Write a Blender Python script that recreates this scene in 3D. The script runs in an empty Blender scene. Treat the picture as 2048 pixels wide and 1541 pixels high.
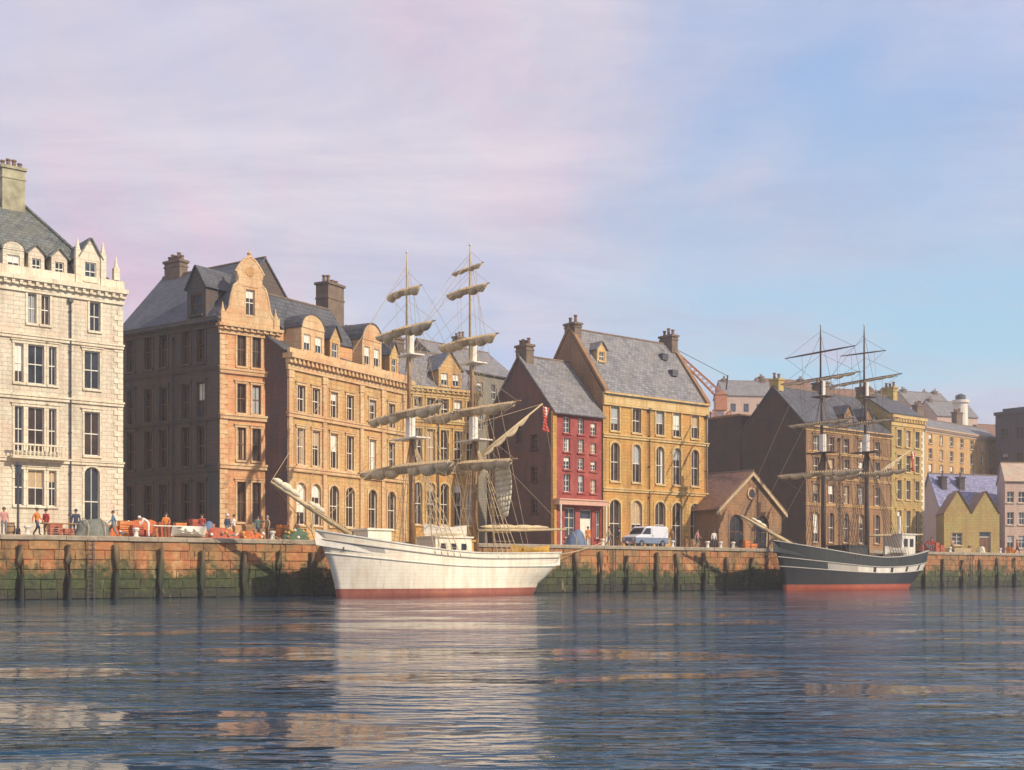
import bpy, bmesh, math, random
from mathutils import Vector, Matrix, noise
R = random.Random(7)
sc = bpy.context.scene
COL = sc.collection
rad = math.radians

# ------------------------------------------------------------------ camera
FPX = 2472.0           # focal length in photo pixels (2048 wide)
HOR = 1146.0           # horizon row in the photo
EYE = 1.65             # eye height above the water, metres
cam = bpy.data.objects.new('camera', bpy.data.cameras.new('camera'))
COL.objects.link(cam)
cam.location = (0, 0, EYE); cam.rotation_euler = (rad(90), 0, 0)
cam.data.sensor_width = 36; cam.data.lens = 36 * FPX / 2048
cam.data.shift_y = (HOR - 770.5) / 2048
cam.data.clip_end = 20000
sc.camera = cam
sc.render.resolution_x = 1024; sc.render.resolution_y = 770

# ------------------------------------------------------------------ the quay line
D2 = Vector((0.779, 0.627)).normalized()      # along the quay, to the right and away
N2 = Vector((-D2.y, D2.x))                    # inland
Q0 = Vector((-31.1, 75.0))
QZ = 4.0
def pt(px, b):
    u = (px - 1024) / FPX
    dd = (b + Q0.dot(N2)) / (u * N2.x + N2.y)
    return Vector((u * dd, dd))
def ptD(px, d): return Vector(((px - 1024) / FPX * d, d))
def zat(py, d): return (HOR - py) / FPX * d + EYE

# ------------------------------------------------------------------ sun, sky, exposure
SUN_EL = rad(31)
sh = (0.36 * D2 - 0.933 * N2).normalized()
sdir = Vector((sh.x * math.cos(SUN_EL), sh.y * math.cos(SUN_EL), math.sin(SUN_EL)))
sl = bpy.data.lights.new('sun', 'SUN'); sl.energy = 4.2; sl.angle = rad(0.6); sl.color = (1.0, 0.85, 0.66)
so = bpy.data.objects.new('sun', sl); COL.objects.link(so)
so.rotation_euler = sdir.to_track_quat('Z', 'Y').to_euler()
so.location = (60, -40, 80)

w = bpy.data.worlds.new('World'); sc.world = w; w.use_nodes = True
nt = w.node_tree; nt.nodes.clear()
def nd(t, typ, **kw):
    n = t.nodes.new(typ)
    for k, v in kw.items(): setattr(n, k, v)
    return n
def lk(t, a, b): t.links.new(a, b)
wo = nd(nt, 'ShaderNodeOutputWorld'); bg = nd(nt, 'ShaderNodeBackground'); bg.inputs[1].default_value = 0.1
lk(nt, bg.outputs[0], wo.inputs[0])
sky = nd(nt, 'ShaderNodeTexSky', sky_type='NISHITA'); sky.sun_disc = False
sky.sun_elevation = SUN_EL; sky.sun_rotation = math.atan2(sdir.x, sdir.y)
sky.air_density = 1.0; sky.dust_density = 0.6; sky.ozone_density = 2.5
tc = nd(nt, 'ShaderNodeTexCoord'); sp = nd(nt, 'ShaderNodeSeparateXYZ'); lk(nt, tc.outputs['Generated'], sp.inputs[0])
def mth(t, op, a, b=None, clamp=False):
    n = nd(t, 'ShaderNodeMath', operation=op); n.use_clamp = clamp
    for i, v in enumerate((a, b)):
        if v is None: continue
        if isinstance(v, (int, float)): n.inputs[i].default_value = v
        else: lk(t, v, n.inputs[i])
    return n.outputs[0]
zz = mth(nt, 'ADD', mth(nt, 'MAXIMUM', sp.outputs[2], 0.0), 0.22)
cx = mth(nt, 'DIVIDE', sp.outputs[0], zz); cy = mth(nt, 'DIVIDE', sp.outputs[1], zz)
cmb = nd(nt, 'ShaderNodeCombineXYZ'); lk(nt, cx, cmb.inputs[0]); lk(nt, cy, cmb.inputs[1])
def skynoise(scale, loc, rotz, sc3, det=6.0, rough=0.55, dist=0.4):
    mp = nd(nt, 'ShaderNodeMapping'); mp.inputs['Location'].default_value = loc
    mp.inputs['Rotation'].default_value = (0, 0, rotz); mp.inputs['Scale'].default_value = sc3
    lk(nt, cmb.outputs[0], mp.inputs[0])
    n = nd(nt, 'ShaderNodeTexNoise'); n.inputs['Scale'].default_value = scale; n.inputs['Detail'].default_value = det
    n.inputs['Roughness'].default_value = rough; n.inputs['Distortion'].default_value = dist
    lk(nt, mp.outputs[0], n.inputs['Vector']); return n.outputs[0]
def ramp(t, src, stops, interp='LINEAR'):
    r = nd(t, 'ShaderNodeValToRGB'); r.color_ramp.interpolation = interp
    el = r.color_ramp.elements
    while len(el) < len(stops): el.new(0.5)
    for e, (p, c) in zip(el, stops):
        e.position = p; e.color = c if len(c) == 4 else (*c, 1)
    lk(t, src, r.inputs[0]); return r.outputs[0]
def mix(t, fac, a, b, bt='MIX'):
    m = nd(t, 'ShaderNodeMix', data_type='RGBA', blend_type=bt)
    for i, v in ((0, fac), (6, a), (7, b)):
        if isinstance(v, (int, float)): m.inputs[i].default_value = v
        elif isinstance(v, tuple): m.inputs[i].default_value = (*v, 1) if len(v) == 3 else v
        else: lk(t, v, m.inputs[i])
    return m.outputs[2]
CLOUD = (30.73, -23.85, 0.0)
n1 = skynoise(0.62, CLOUD, 1.23, (1.0, 0.55, 1))
n2 = skynoise(1.1, (63.4, -53.9, 0), rad(30), (1.0, 0.4, 1), 7, 0.6)
n3 = skynoise(2.6, (2.2, 7.4, 0), rad(20), (0.5, 1.3, 1), 7, 0.65)
cov = ramp(nt, n1, [(0.30, (0.28,) * 3), (0.50, (1, 1, 1))], 'EASE')
# a clear strip under the cloud deck, opening towards the right
band = mth(nt, 'MULTIPLY', ramp(nt, sp.outputs[2], [(0.10, (0,) * 3), (0.165, (1,) * 3), (0.20, (1,) * 3), (0.26, (0,) * 3)], 'EASE'), ramp(nt, sp.outputs[0], [(0.0, (0,) * 3), (0.22, (1,) * 3)], 'EASE'))
band = mth(nt, 'MULTIPLY', band, ramp(nt, n3, [(0.36, (0.15,) * 3), (0.58, (0.95,) * 3)]))
cov = mth(nt, 'MULTIPLY', cov, mth(nt, 'SUBTRACT', 1.0, band))
tint = ramp(nt, n2, [(0.36, (3.3, 4.4, 7.8)), (0.46, (4.9, 5.0, 6.7)), (0.54, (5.9, 5.4, 6.4)), (0.62, (7.3, 5.05, 6.2))])
tint = mix(nt, 0.36, tint, ramp(nt, n3, [(0.36, (3.2, 3.4, 5.0)), (0.64, (7.6, 7.0, 7.4))]))
blue = mix(nt, 0.65, sky.outputs[0], ramp(nt, sp.outputs[2], [(0.0, (5.2, 7.2, 8.0)), (0.2, (4.0, 6.8, 8.6)), (0.36, (2.3, 5.0, 8.8)), (1.0, (1.8, 3.9, 7.6))]))
final = mix(nt, cov, blue, tint)
final = mix(nt, 1.0, final, (1.03, 1.045, 1.05), 'MULTIPLY')
lk(nt, final, bg.inputs[0])

sc.view_settings.view_transform = 'Standard'; sc.view_settings.look = 'None'
sc.view_settings.exposure = 0.18; sc.view_settings.gamma = 1.0
sc.view_settings.use_curve_mapping = False
sc.render.engine = 'CYCLES'

# ------------------------------------------------------------------ materials
MATS = {}
def newmat(name):
    m = bpy.data.materials.new(name); m.use_nodes = True
    t = m.node_tree; t.nodes.clear()
    o = nd(t, 'ShaderNodeOutputMaterial'); b = nd(t, 'ShaderNodeBsdfPrincipled')
    lk(t, b.outputs[0], o.inputs[0]); MATS[name] = m
    return m, t, b
def tnoise(t, vec, scale, det=4, rough=0.55, sc3=None):
    if sc3:
        mp = nd(t, 'ShaderNodeMapping'); mp.inputs['Scale'].default_value = sc3; lk(t, vec, mp.inputs[0]); vec = mp.outputs[0]
    n = nd(t, 'ShaderNodeTexNoise'); n.inputs['Scale'].default_value = scale; n.inputs['Detail'].default_value = det
    n.inputs['Roughness'].default_value = rough; lk(t, vec, n.inputs['Vector']); return n.outputs[0]
def bump(t, b, h, st, dist=0.02):
    n = nd(t, 'ShaderNodeBump'); n.inputs['Strength'].default_value = st; n.inputs['Distance'].default_value = dist
    lk(t, h, n.inputs['Height']); lk(t, n.outputs[0], b.inputs['Normal'])
def wpos(t): return nd(t, 'ShaderNodeNewGeometry').outputs['Position']
def m_stone(name, c1, c2, c3, bw=0.8, bh=0.32, mort=0.02, dark=(0.10, 0.085, 0.07), rough=0.85, bst=0.5, tintw=0.6, stain=0.5):
    m, t, b = newmat(name)
    uv = nd(t, 'ShaderNodeUVMap').outputs[0]; wp = wpos(t)
    br = nd(t, 'ShaderNodeTexBrick'); lk(t, uv, br.inputs[0])
    br.inputs['Color1'].default_value = (*c1, 1); br.inputs['Color2'].default_value = (*c2, 1)
    br.inputs['Mortar'].default_value = tuple(x * 0.55 for x in c1) + (1,)
    br.inputs['Scale'].default_value = 1; br.inputs['Brick Width'].default_value = bw; br.inputs['Row Height'].default_value = bh
    br.inputs['Mortar Size'].default_value = mort; br.inputs['Mortar Smooth'].default_value = 0.3
    n = tnoise(t, wp, 0.6, 6, 0.72)
    c = mix(t, ramp(t, n, [(0.40, (0, 0, 0)), (0.64, (min(1, tintw * 1.3),) * 3)]), br.outputs[0], c3)
    st = tnoise(t, wp, 1.0, 5, 0.7, (1.3, 1.3, 0.16))
    c = mix(t, ramp(t, st, [(0.46, (0, 0, 0)), (0.72, (min(1, stain * 1.25),) * 3)]), c, dark)
    f = tnoise(t, wp, 6, 4, 0.7)
    c = mix(t, 0.5, c, ramp(t, f, [(0.25, (0.55, 0.55, 0.55)), (0.75, (1.35, 1.3, 1.25))]), 'MULTIPLY')
    lk(t, c, b.inputs['Base Color']); b.inputs['Roughness'].default_value = rough
    h = mth(t, 'ADD', mth(t, 'MULTIPLY', br.outputs['Fac'], -1.0), mth(t, 'MULTIPLY', f, 0.8))
    bump(t, b, h, bst, 0.03); return m
def m_plain(name, c, rough=0.6, var=0.25, scale=4, bst=0.15, metal=0, c2=None, stretch=None):
    m, t, b = newmat(name); wp = wpos(t)
    n = tnoise(t, wp, scale, 5, 0.65, stretch)
    lo = c2 if c2 else tuple(x * (1 - var) for x in c); hi = tuple(min(1, x * (1 + var)) for x in c)
    lk(t, ramp(t, n, [(0.3, lo), (0.7, hi)]), b.inputs['Base Color'])
    b.inputs['Roughness'].default_value = rough; b.inputs['Metallic'].default_value = metal
    if bst: bump(t, b, tnoise(t, wp, scale * 5, 3), bst, 0.01)
    return m
def m_slate(name, c, c2, tint):
    m, t, b = newmat(name); uv = nd(t, 'ShaderNodeUVMap').outputs[0]; wp = wpos(t)
    br = nd(t, 'ShaderNodeTexBrick'); lk(t, uv, br.inputs[0]); br.inputs['Scale'].default_value = 1
    br.inputs['Color1'].default_value = tuple(x * 1.3 for x in c) + (1,); br.inputs['Color2'].default_value = tuple(x * .75 for x in c2) + (1,); br.inputs['Mortar'].default_value = tuple(x * .3 for x in c) + (1,)
    br.inputs['Brick Width'].default_value = 0.46; br.inputs['Row Height'].default_value = 0.34; br.inputs['Mortar Size'].default_value = 0.022; br.inputs['Bias'].default_value = -0.1
    n = tnoise(t, wp, 0.6, 6, 0.75, (1, 1, 0.4))
    cc = mix(t, ramp(t, n, [(0.42, (0, 0, 0)), (0.66, (0.8,) * 3)]), br.outputs[0], tint)
    st = tnoise(t, wp, 0.9, 5, 0.7, (1.4, 1.4, 0.3))
    cc = mix(t, ramp(t, st, [(0.5, (0, 0, 0)), (0.72, (0.7,) * 3)]), cc, tuple(x * .45 for x in c))
    mo = tnoise(t, wp, 2.2, 6, 0.7)
    cc = mix(t, ramp(t, mo, [(0.60, (0, 0, 0)), (0.70, (0.55,) * 3)]), cc, (0.13, 0.12, 0.05))
    lk(t, cc, b.inputs['Base Color']); b.inputs['Roughness'].default_value = 0.6
    bump(t, b, mth(t, 'ADD', mth(t, 'MULTIPLY', br.outputs['Fac'], -1), tnoise(t, wp, 5, 3)), 0.8, 0.04); return m
def m_glass(name, c, rough=0.08):
    m, t, b = newmat(name); wp = wpos(t)
    lk(t, ramp(t, tnoise(t, wp, 0.8, 2), [(0.35, tuple(x * 0.4 for x in c)), (0.65, c)]), b.inputs['Base Color'])
    b.inputs['Roughness'].default_value = rough; b.inputs['IOR'].default_value = 1.5
    bump(t, b, tnoise(t, wp, 1.2, 2), 0.12, 0.05); return m

m_stone('stone_white', (0.72, 0.68, 0.53), (0.63, 0.59, 0.46), (0.66, 0.46, 0.35), dark=(0.32, 0.29, 0.21), stain=0.5, tintw=0.42)
m_stone('trim_white', (0.78, 0.74, 0.57), (0.72, 0.68, 0.52), (0.66, 0.52, 0.38), bw=1.4, bh=0.6, dark=(0.33, 0.26, 0.17), stain=0.4, tintw=0.4)
m_stone('stone_olive', (0.10, 0.10, 0.085), (0.082, 0.085, 0.08), (0.14, 0.08, 0.062), dark=(0.04, 0.055, 0.085), stain=0.7)  # shade of the side street front is put into this lowered, cooler tone
m_stone('stone_sand', (0.66, 0.39, 0.19), (0.60, 0.34, 0.16), (0.62, 0.27, 0.13), dark=(0.27, 0.12, 0.05), stain=0.45, bw=1.2, bh=0.45)
m_stone('trim_sand', (0.68, 0.52, 0.30), (0.63, 0.46, 0.25), (0.58, 0.31, 0.15), bw=1.4, bh=0.6, dark=(0.3, 0.15, 0.06), stain=0.4)
m_stone('stone_gold', (0.60, 0.43, 0.19), (0.54, 0.37, 0.15), (0.56, 0.29, 0.11), dark=(0.20, 0.10, 0.045), stain=0.55)
m_stone('stone_ochre', (0.57, 0.36, 0.10), (0.50, 0.30, 0.08), (0.58, 0.27, 0.07), dark=(0.18, 0.10, 0.04), stain=0.55)
m_stone('trim_ochre', (0.66, 0.51, 0.24), (0.60, 0.45, 0.20), (0.56, 0.33, 0.11), bw=1.4, bh=0.6, dark=(0.24, 0.14, 0.06), stain=0.4)
m_stone('stone_red', (0.38, 0.065, 0.055), (0.30, 0.05, 0.046), (0.46, 0.13, 0.095), bw=0.3, bh=0.11, mort=0.012, dark=(0.15, 0.03, 0.04), stain=0.5)
m_stone('stone_dark', (0.07, 0.05, 0.034), (0.056, 0.041, 0.03), (0.11, 0.055, 0.025), dark=(0.04, 0.03, 0.028), stain=0.6)  # for sides turned from the sun, their shade painted into the tone
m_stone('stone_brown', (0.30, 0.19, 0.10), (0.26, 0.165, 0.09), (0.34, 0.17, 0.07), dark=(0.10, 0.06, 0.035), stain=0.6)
m_stone('umber_shade', (0.12, 0.085, 0.075), (0.10, 0.075, 0.07), (0.18, 0.08, 0.055), dark=(0.05, 0.05, 0.07), stain=0.6)  # gable tone with shade painted in, far darker than the lit fronts
m_stone('stone_lime', (0.44, 0.37, 0.13), (0.40, 0.33, 0.11), (0.42, 0.24, 0.10), dark=(0.2, 0.15, 0.06), stain=0.3)
m_stone('stone_pale', (0.52, 0.44, 0.33), (0.47, 0.39, 0.29), (0.5, 0.33, 0.25), dark=(0.3, 0.22, 0.17), stain=0.4)
m_stone('stone_rose', (0.56, 0.43, 0.36), (0.52, 0.40, 0.33), (0.5, 0.33, 0.25), dark=(0.33, 0.25, 0.22), stain=0.4)
m_stone('stone_soot', (0.085, 0.08, 0.085), (0.07, 0.066, 0.07), (0.11, 0.085, 0.075), dark=(0.03, 0.03, 0.035), stain=0.5)
m_stone('stone_mist', (0.22, 0.215, 0.18), (0.19, 0.19, 0.16), (0.27, 0.22, 0.15), dark=(0.1, 0.1, 0.1), stain=0.4)
m_slate('slate_blue', (0.075, 0.083, 0.10), (0.06, 0.066, 0.085), (0.11, 0.11, 0.118))
m_slate('slate_grey', (0.20, 0.205, 0.215), (0.165, 0.17, 0.185), (0.26, 0.235, 0.215))
m_slate('slate_green', (0.12, 0.14, 0.135), (0.10, 0.115, 0.115), (0.17, 0.17, 0.13))
m_slate('slate_violet', (0.23, 0.24, 0.40), (0.2, 0.21, 0.36), (0.24, 0.24, 0.36))
m_slate('tile_brown', (0.22, 0.11, 0.06), (0.18, 0.09, 0.055), (0.26, 0.15, 0.08))
m_glass('glass_dark', (0.035, 0.04, 0.05)); m_glass('glass_warm', (0.07, 0.045, 0.03)); m_glass('glass_blue', (0.06, 0.085, 0.11))
m_plain('paint_white', (0.74, 0.70, 0.60), 0.5, 0.12); m_plain('paint_brown', (0.16, 0.075, 0.035), 0.6); m_plain('paint_green', (0.10, 0.13, 0.10), 0.5)
m_plain('blind', (0.72, 0.70, 0.62), 0.8, 0.1); m_plain('door_dark', (0.05, 0.035, 0.03), 0.5); m_plain('door_blue', (0.13, 0.17, 0.22), 0.5)
m_plain('blind_tan', (0.46, 0.34, 0.20), 0.9, 0.15); m_plain('blind_grey', (0.36, 0.38, 0.38), 0.9, 0.15)
m_plain('paint_pink', (0.58, 0.34, 0.25), 0.6, 0.15)
m_plain('pot_clay', (0.20, 0.12, 0.085), 0.8); m_plain('chimney_stone', (0.17, 0.125, 0.09), 0.9, 0.3, 1.5); m_plain('chimney_pale', (0.36, 0.34, 0.22), 0.9, 0.35, 1.2)
m_plain('chimney_gold', (0.45, 0.33, 0.12), 0.9, 0.3, 1.5)
m_plain('spar', (0.30, 0.17, 0.075), 0.6, 0.3, 2); m_plain('spar_dark', (0.085, 0.055, 0.04), 0.6, 0.3, 2); m_plain('spar_pale', (0.50, 0.39, 0.22), 0.6, 0.2, 2)
m_plain('canvas', (0.56, 0.45, 0.27), 0.9, 0.28, 1.6, 0.4); m_plain('canvas_pale', (0.66, 0.60, 0.43), 0.9, 0.2, 2, 0.4); m_plain('canvas_grey', (0.43, 0.35, 0.22), 0.9, 0.25, 1.6, 0.4)
m_plain('rope', (0.48, 0.37, 0.22), 0.9, 0.2, 3, 0); m_plain('rope_dark', (0.13, 0.09, 0.06), 0.9, 0.2, 3, 0)
m_plain('deck_wood', (0.30, 0.20, 0.11), 0.7, 0.3, 2); m_plain('iron', (0.05, 0.05, 0.055), 0.5, 0.3)
m_plain('paint_yellow', (0.60, 0.36, 0.06), 0.5, 0.2); m_plain('paint_red', (0.50, 0.065, 0.04), 0.5, 0.2); m_plain('paint_orange', (0.62, 0.20, 0.04), 0.5, 0.2)
m_plain('crane_orange', (0.46, 0.20, 0.11), 0.6, 0.25); m_plain('net_orange', (0.48, 0.13, 0.035), 0.9, 0.45, 6, 0.8); m_plain('net_green', (0.08, 0.13, 0.075), 0.9, 0.4, 6, 0.8)
m_plain('crate_wood', (0.34, 0.20, 0.09), 0.8, 0.35, 5); m_plain('crate_red', (0.42, 0.10, 0.05), 0.7, 0.3, 5); m_plain('tarp_blue', (0.10, 0.15, 0.24), 0.7, 0.25, 3)
m_plain('tarp_grey', (0.16, 0.17, 0.14), 0.8, 0.3, 3); m_plain('hill', (0.27, 0.22, 0.145), 0.95, 0.35, 0.03, 0)
m_plain('paving', (0.30, 0.25, 0.18), 0.9, 0.3, 1.5, 0.4)
m_plain('rubber', (0.02, 0.02, 0.02), 0.8, 0.2); m_plain('van_white', (0.62, 0.65, 0.70), 0.35, 0.06); m_plain('van_blue', (0.16, 0.21, 0.30), 0.35, 0.1); m_plain('chrome', (0.5, 0.5, 0.5), 0.25, 0.1, metal=1)
m_plain('skin', (0.50, 0.30, 0.21), 0.6, 0.1, 8, 0); m_plain('hair', (0.06, 0.04, 0.025), 0.8, 0.2, 8, 0); m_plain('hair_grey', (0.3, 0.29, 0.27), 0.8, 0.2, 8, 0)
for k, c in dict(navy=(0.045, 0.06, 0.10), red=(0.45, 0.06, 0.05), orange=(0.60, 0.19, 0.04), white=(0.70, 0.68, 0.62), brown=(0.16, 0.09, 0.05), grey=(0.16, 0.17, 0.18), blue=(0.10, 0.17, 0.28), tan=(0.40, 0.29, 0.17), rose=(0.5, 0.24, 0.22), green=(0.09, 0.14, 0.12), black=(0.025, 0.025, 0.03)).items():
    m_plain('cloth_' + k, c, 0.9, 0.15, 6, 0.1)

def m_hull(name, c, dirt, rust):
    m, t, b = newmat(name); wp = wpos(t); uv = nd(t, 'ShaderNodeUVMap').outputs[0]
    s = tnoise(t, wp, 1.8, 6, 0.75, (1, 1, 0.10)); n = tnoise(t, wp, 0.9, 5, 0.7); s2 = tnoise(t, wp, 2.6, 6, 0.8, (1.3, 1.3, 0.06))
    cc = mix(t, ramp(t, s, [(0.42, (0, 0, 0)), (0.7, (0.8,) * 3)]), c, dirt)
    cc = mix(t, ramp(t, n, [(0.48, (0, 0, 0)), (0.7, (0.55,) * 3)]), cc, rust)
    cc = mix(t, ramp(t, s2, [(0.60, (0, 0, 0)), (0.72, (0.7,) * 3)]), cc, tuple(x * .45 for x in rust))
    sz = nd(t, 'ShaderNodeSeparateXYZ'); lk(t, wp, sz.inputs[0])
    fr = mth(t, 'FRACT', mth(t, 'ADD', mth(t, 'MULTIPLY', sz.outputs[2], 4.2), mth(t, 'MULTIPLY', n, 0.5)))
    seam = ramp(t, fr, [(0.0, (0.72,) * 3), (0.10, (1,) * 3)])
    cc = mix(t, 1.0, cc, seam, 'MULTIPLY')
    lk(t, cc, b.inputs['Base Color']); b.inputs['Roughness'].default_value = 0.55
    bump(t, b, seam, 0.4, 0.03)
m_hull('hull_white', (0.86, 0.81, 0.66), (0.66, 0.56, 0.40), (0.70, 0.52, 0.36)); m_hull('hull_red', (0.36, 0.12, 0.08), (0.22, 0.06, 0.05), (0.5, 0.2, 0.1))
m_hull('hull_black', (0.014, 0.018, 0.022), (0.035, 0.036, 0.036), (0.025, 0.026, 0.026)); m_hull('hull_scarlet', (0.36, 0.075, 0.035), (0.28, 0.06, 0.04), (0.5, 0.15, 0.06))
m_hull('hull_stripe', (0.72, 0.69, 0.60), (0.45, 0.42, 0.35), (0.6, 0.52, 0.4)); m_hull('hull_grey', (0.42, 0.40, 0.35), (0.3, 0.28, 0.24), (0.4, 0.33, 0.26)); m_hull('hull_teal', (0.016, 0.026, 0.028), (0.04, 0.045, 0.04), (0.045, 0.045, 0.04))

def m_quay():
    m, t, b = newmat('quay_stone'); wp = wpos(t)
    s = nd(t, 'ShaderNodeSeparateXYZ'); lk(t, wp, s.inputs[0])
    n = tnoise(t, wp, 0.7, 5, 0.65); f = tnoise(t, wp, 3.5, 5, 0.7)
    oi = nd(t, 'ShaderNodeObjectInfo')
    c = ramp(t, n, [(0.3, (0.17, 0.085, 0.035)), (0.47, (0.34, 0.20, 0.075)), (0.58, (0.40, 0.145, 0.05)), (0.72, (0.46, 0.30, 0.13))])
    c = mix(t, 0.6, c, ramp(t, f, [(0.25, (0.5,) * 3), (0.75, (1.4,) * 3)]), 'MULTIPLY')
    c = mix(t, 0.45, c, ramp(t, oi.outputs['Random'], [(0.0, (0.62, 0.58, 0.55)), (1.0, (1.3, 1.25, 1.2))]), 'MULTIPLY')
    z = mth(t, 'ADD', s.outputs[2], mth(t, 'MULTIPLY', mth(t, 'SUBTRACT', n, 0.5), 3.8))
    z = mth(t, 'ADD', z, mth(t, 'MULTIPLY', mth(t, 'SUBTRACT', f, 0.5), 2.0))
    g = mth(t, 'MULTIPLY', z, 1 / 3.2)
    weed = ramp(t, f, [(0.3, (0.02, 0.03, 0.012)), (0.7, (0.07, 0.095, 0.02))])
    c = mix(t, ramp(t, g, [(0.50, (1, 1, 1)), (0.80, (0, 0, 0))]), c, weed)
    c = mix(t, ramp(t, g, [(0.10, (0.85,) * 3), (0.34, (0, 0, 0))]), c, (0.02, 0.02, 0.017))
    dr = tnoise(t, wp, 1.4, 6, 0.75, (1.6, 1.6, 0.12))
    c = mix(t, ramp(t, dr, [(0.5, (0, 0, 0)), (0.68, (0.75,) * 3)]), c, (0.07, 0.045, 0.025))
    c = mix(t, ramp(t, tnoise(t, wp, 0.9, 6, 0.75, (1.2, 1.2, 0.5)), [(0.60, (0, 0, 0)), (0.72, (0.7,) * 3)]), c, (0.50, 0.38, 0.20))
    lk(t, c, b.inputs['Base Color']); b.inputs['Roughness'].default_value = 0.75
    bump(t, b, f, 0.9, 0.08)
m_quay()
def m_pile():
    m, t, b = newmat('pile_wood'); wp = wpos(t)
    s = nd(t, 'ShaderNodeSeparateXYZ'); lk(t, wp, s.inputs[0]); n = tnoise(t, wp, 1.5, 5, 0.7, (3, 3, 0.5))
    z = mth(t, 'MULTIPLY', mth(t, 'ADD', s.outputs[2], mth(t, 'MULTIPLY', mth(t, 'SUBTRACT', n, 0.5), 2)), 0.25)
    c = ramp(t, z, [(0.1, (0.02, 0.025, 0.018)), (0.45, (0.045, 0.055, 0.03)), (0.7, (0.12, 0.085, 0.04)), (0.95, (0.22, 0.14, 0.07))])
    lk(t, c, b.inputs['Base Color']); b.inputs['Roughness'].default_value = 0.8; bump(t, b, n, 0.6, 0.04)
m_pile()
def m_water():
    m, t, b = newmat('water'); wp = wpos(t)
    b.inputs['Base Color'].default_value = (0.014, 0.055, 0.10, 1); b.inputs['Roughness'].default_value = 0.05
    b.inputs['IOR'].default_value = 1.33
    a = tnoise(t, wp, 0.8, 3, 0.55, (0.8, 1.0, 1)); c = tnoise(t, wp, 3.0, 4, 0.6, (0.9, 1.1, 1)); l = tnoise(t, wp, 0.28, 2, 0.5, (0.9, 1.2, 1))
    e = tnoise(t, wp, 0.11, 5, 0.65, (0.8, 2.0, 1)); g = tnoise(t, wp, 0.55, 4, 0.65, (0.7, 1.5, 1))
    # light airs ruffle the surface in patches; between them it lies nearly calm
    ruf = mth(t, 'MULTIPLY', ramp(t, e, [(0.455, (0.03,) * 3), (0.60, (1.0,) * 3)]), ramp(t, g, [(0.38, (0.12,) * 3), (0.60, (1.0,) * 3)]))
    # the lee of the quay stays calmer than the open basin
    sx = nd(t, 'ShaderNodeSeparateXYZ'); lk(t, wp, sx.inputs[0])
    off = mth(t, 'SUBTRACT', Q0.dot(N2), mth(t, 'ADD', mth(t, 'MULTIPLY', sx.outputs[0], N2.x), mth(t, 'MULTIPLY', sx.outputs[1], N2.y)))
    lee = ramp(t, mth(t, 'MULTIPLY', off, 0.01), [(0.10, (0.16,) * 3), (0.62, (1.0,) * 3)], 'EASE')
    ruf = mth(t, 'MULTIPLY', ruf, lee)
    calm = mth(t, 'ADD', mth(t, 'MULTIPLY', l, 0.055), mth(t, 'MULTIPLY', a, 0.022))
    chop = mth(t, 'MULTIPLY', mth(t, 'ADD', mth(t, 'MULTIPLY', a, 0.5), mth(t, 'MULTIPLY', c, 0.24)), ruf)
    bump(t, b, mth(t, 'ADD', calm, chop), 1.0, 0.8)
m_water()

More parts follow.
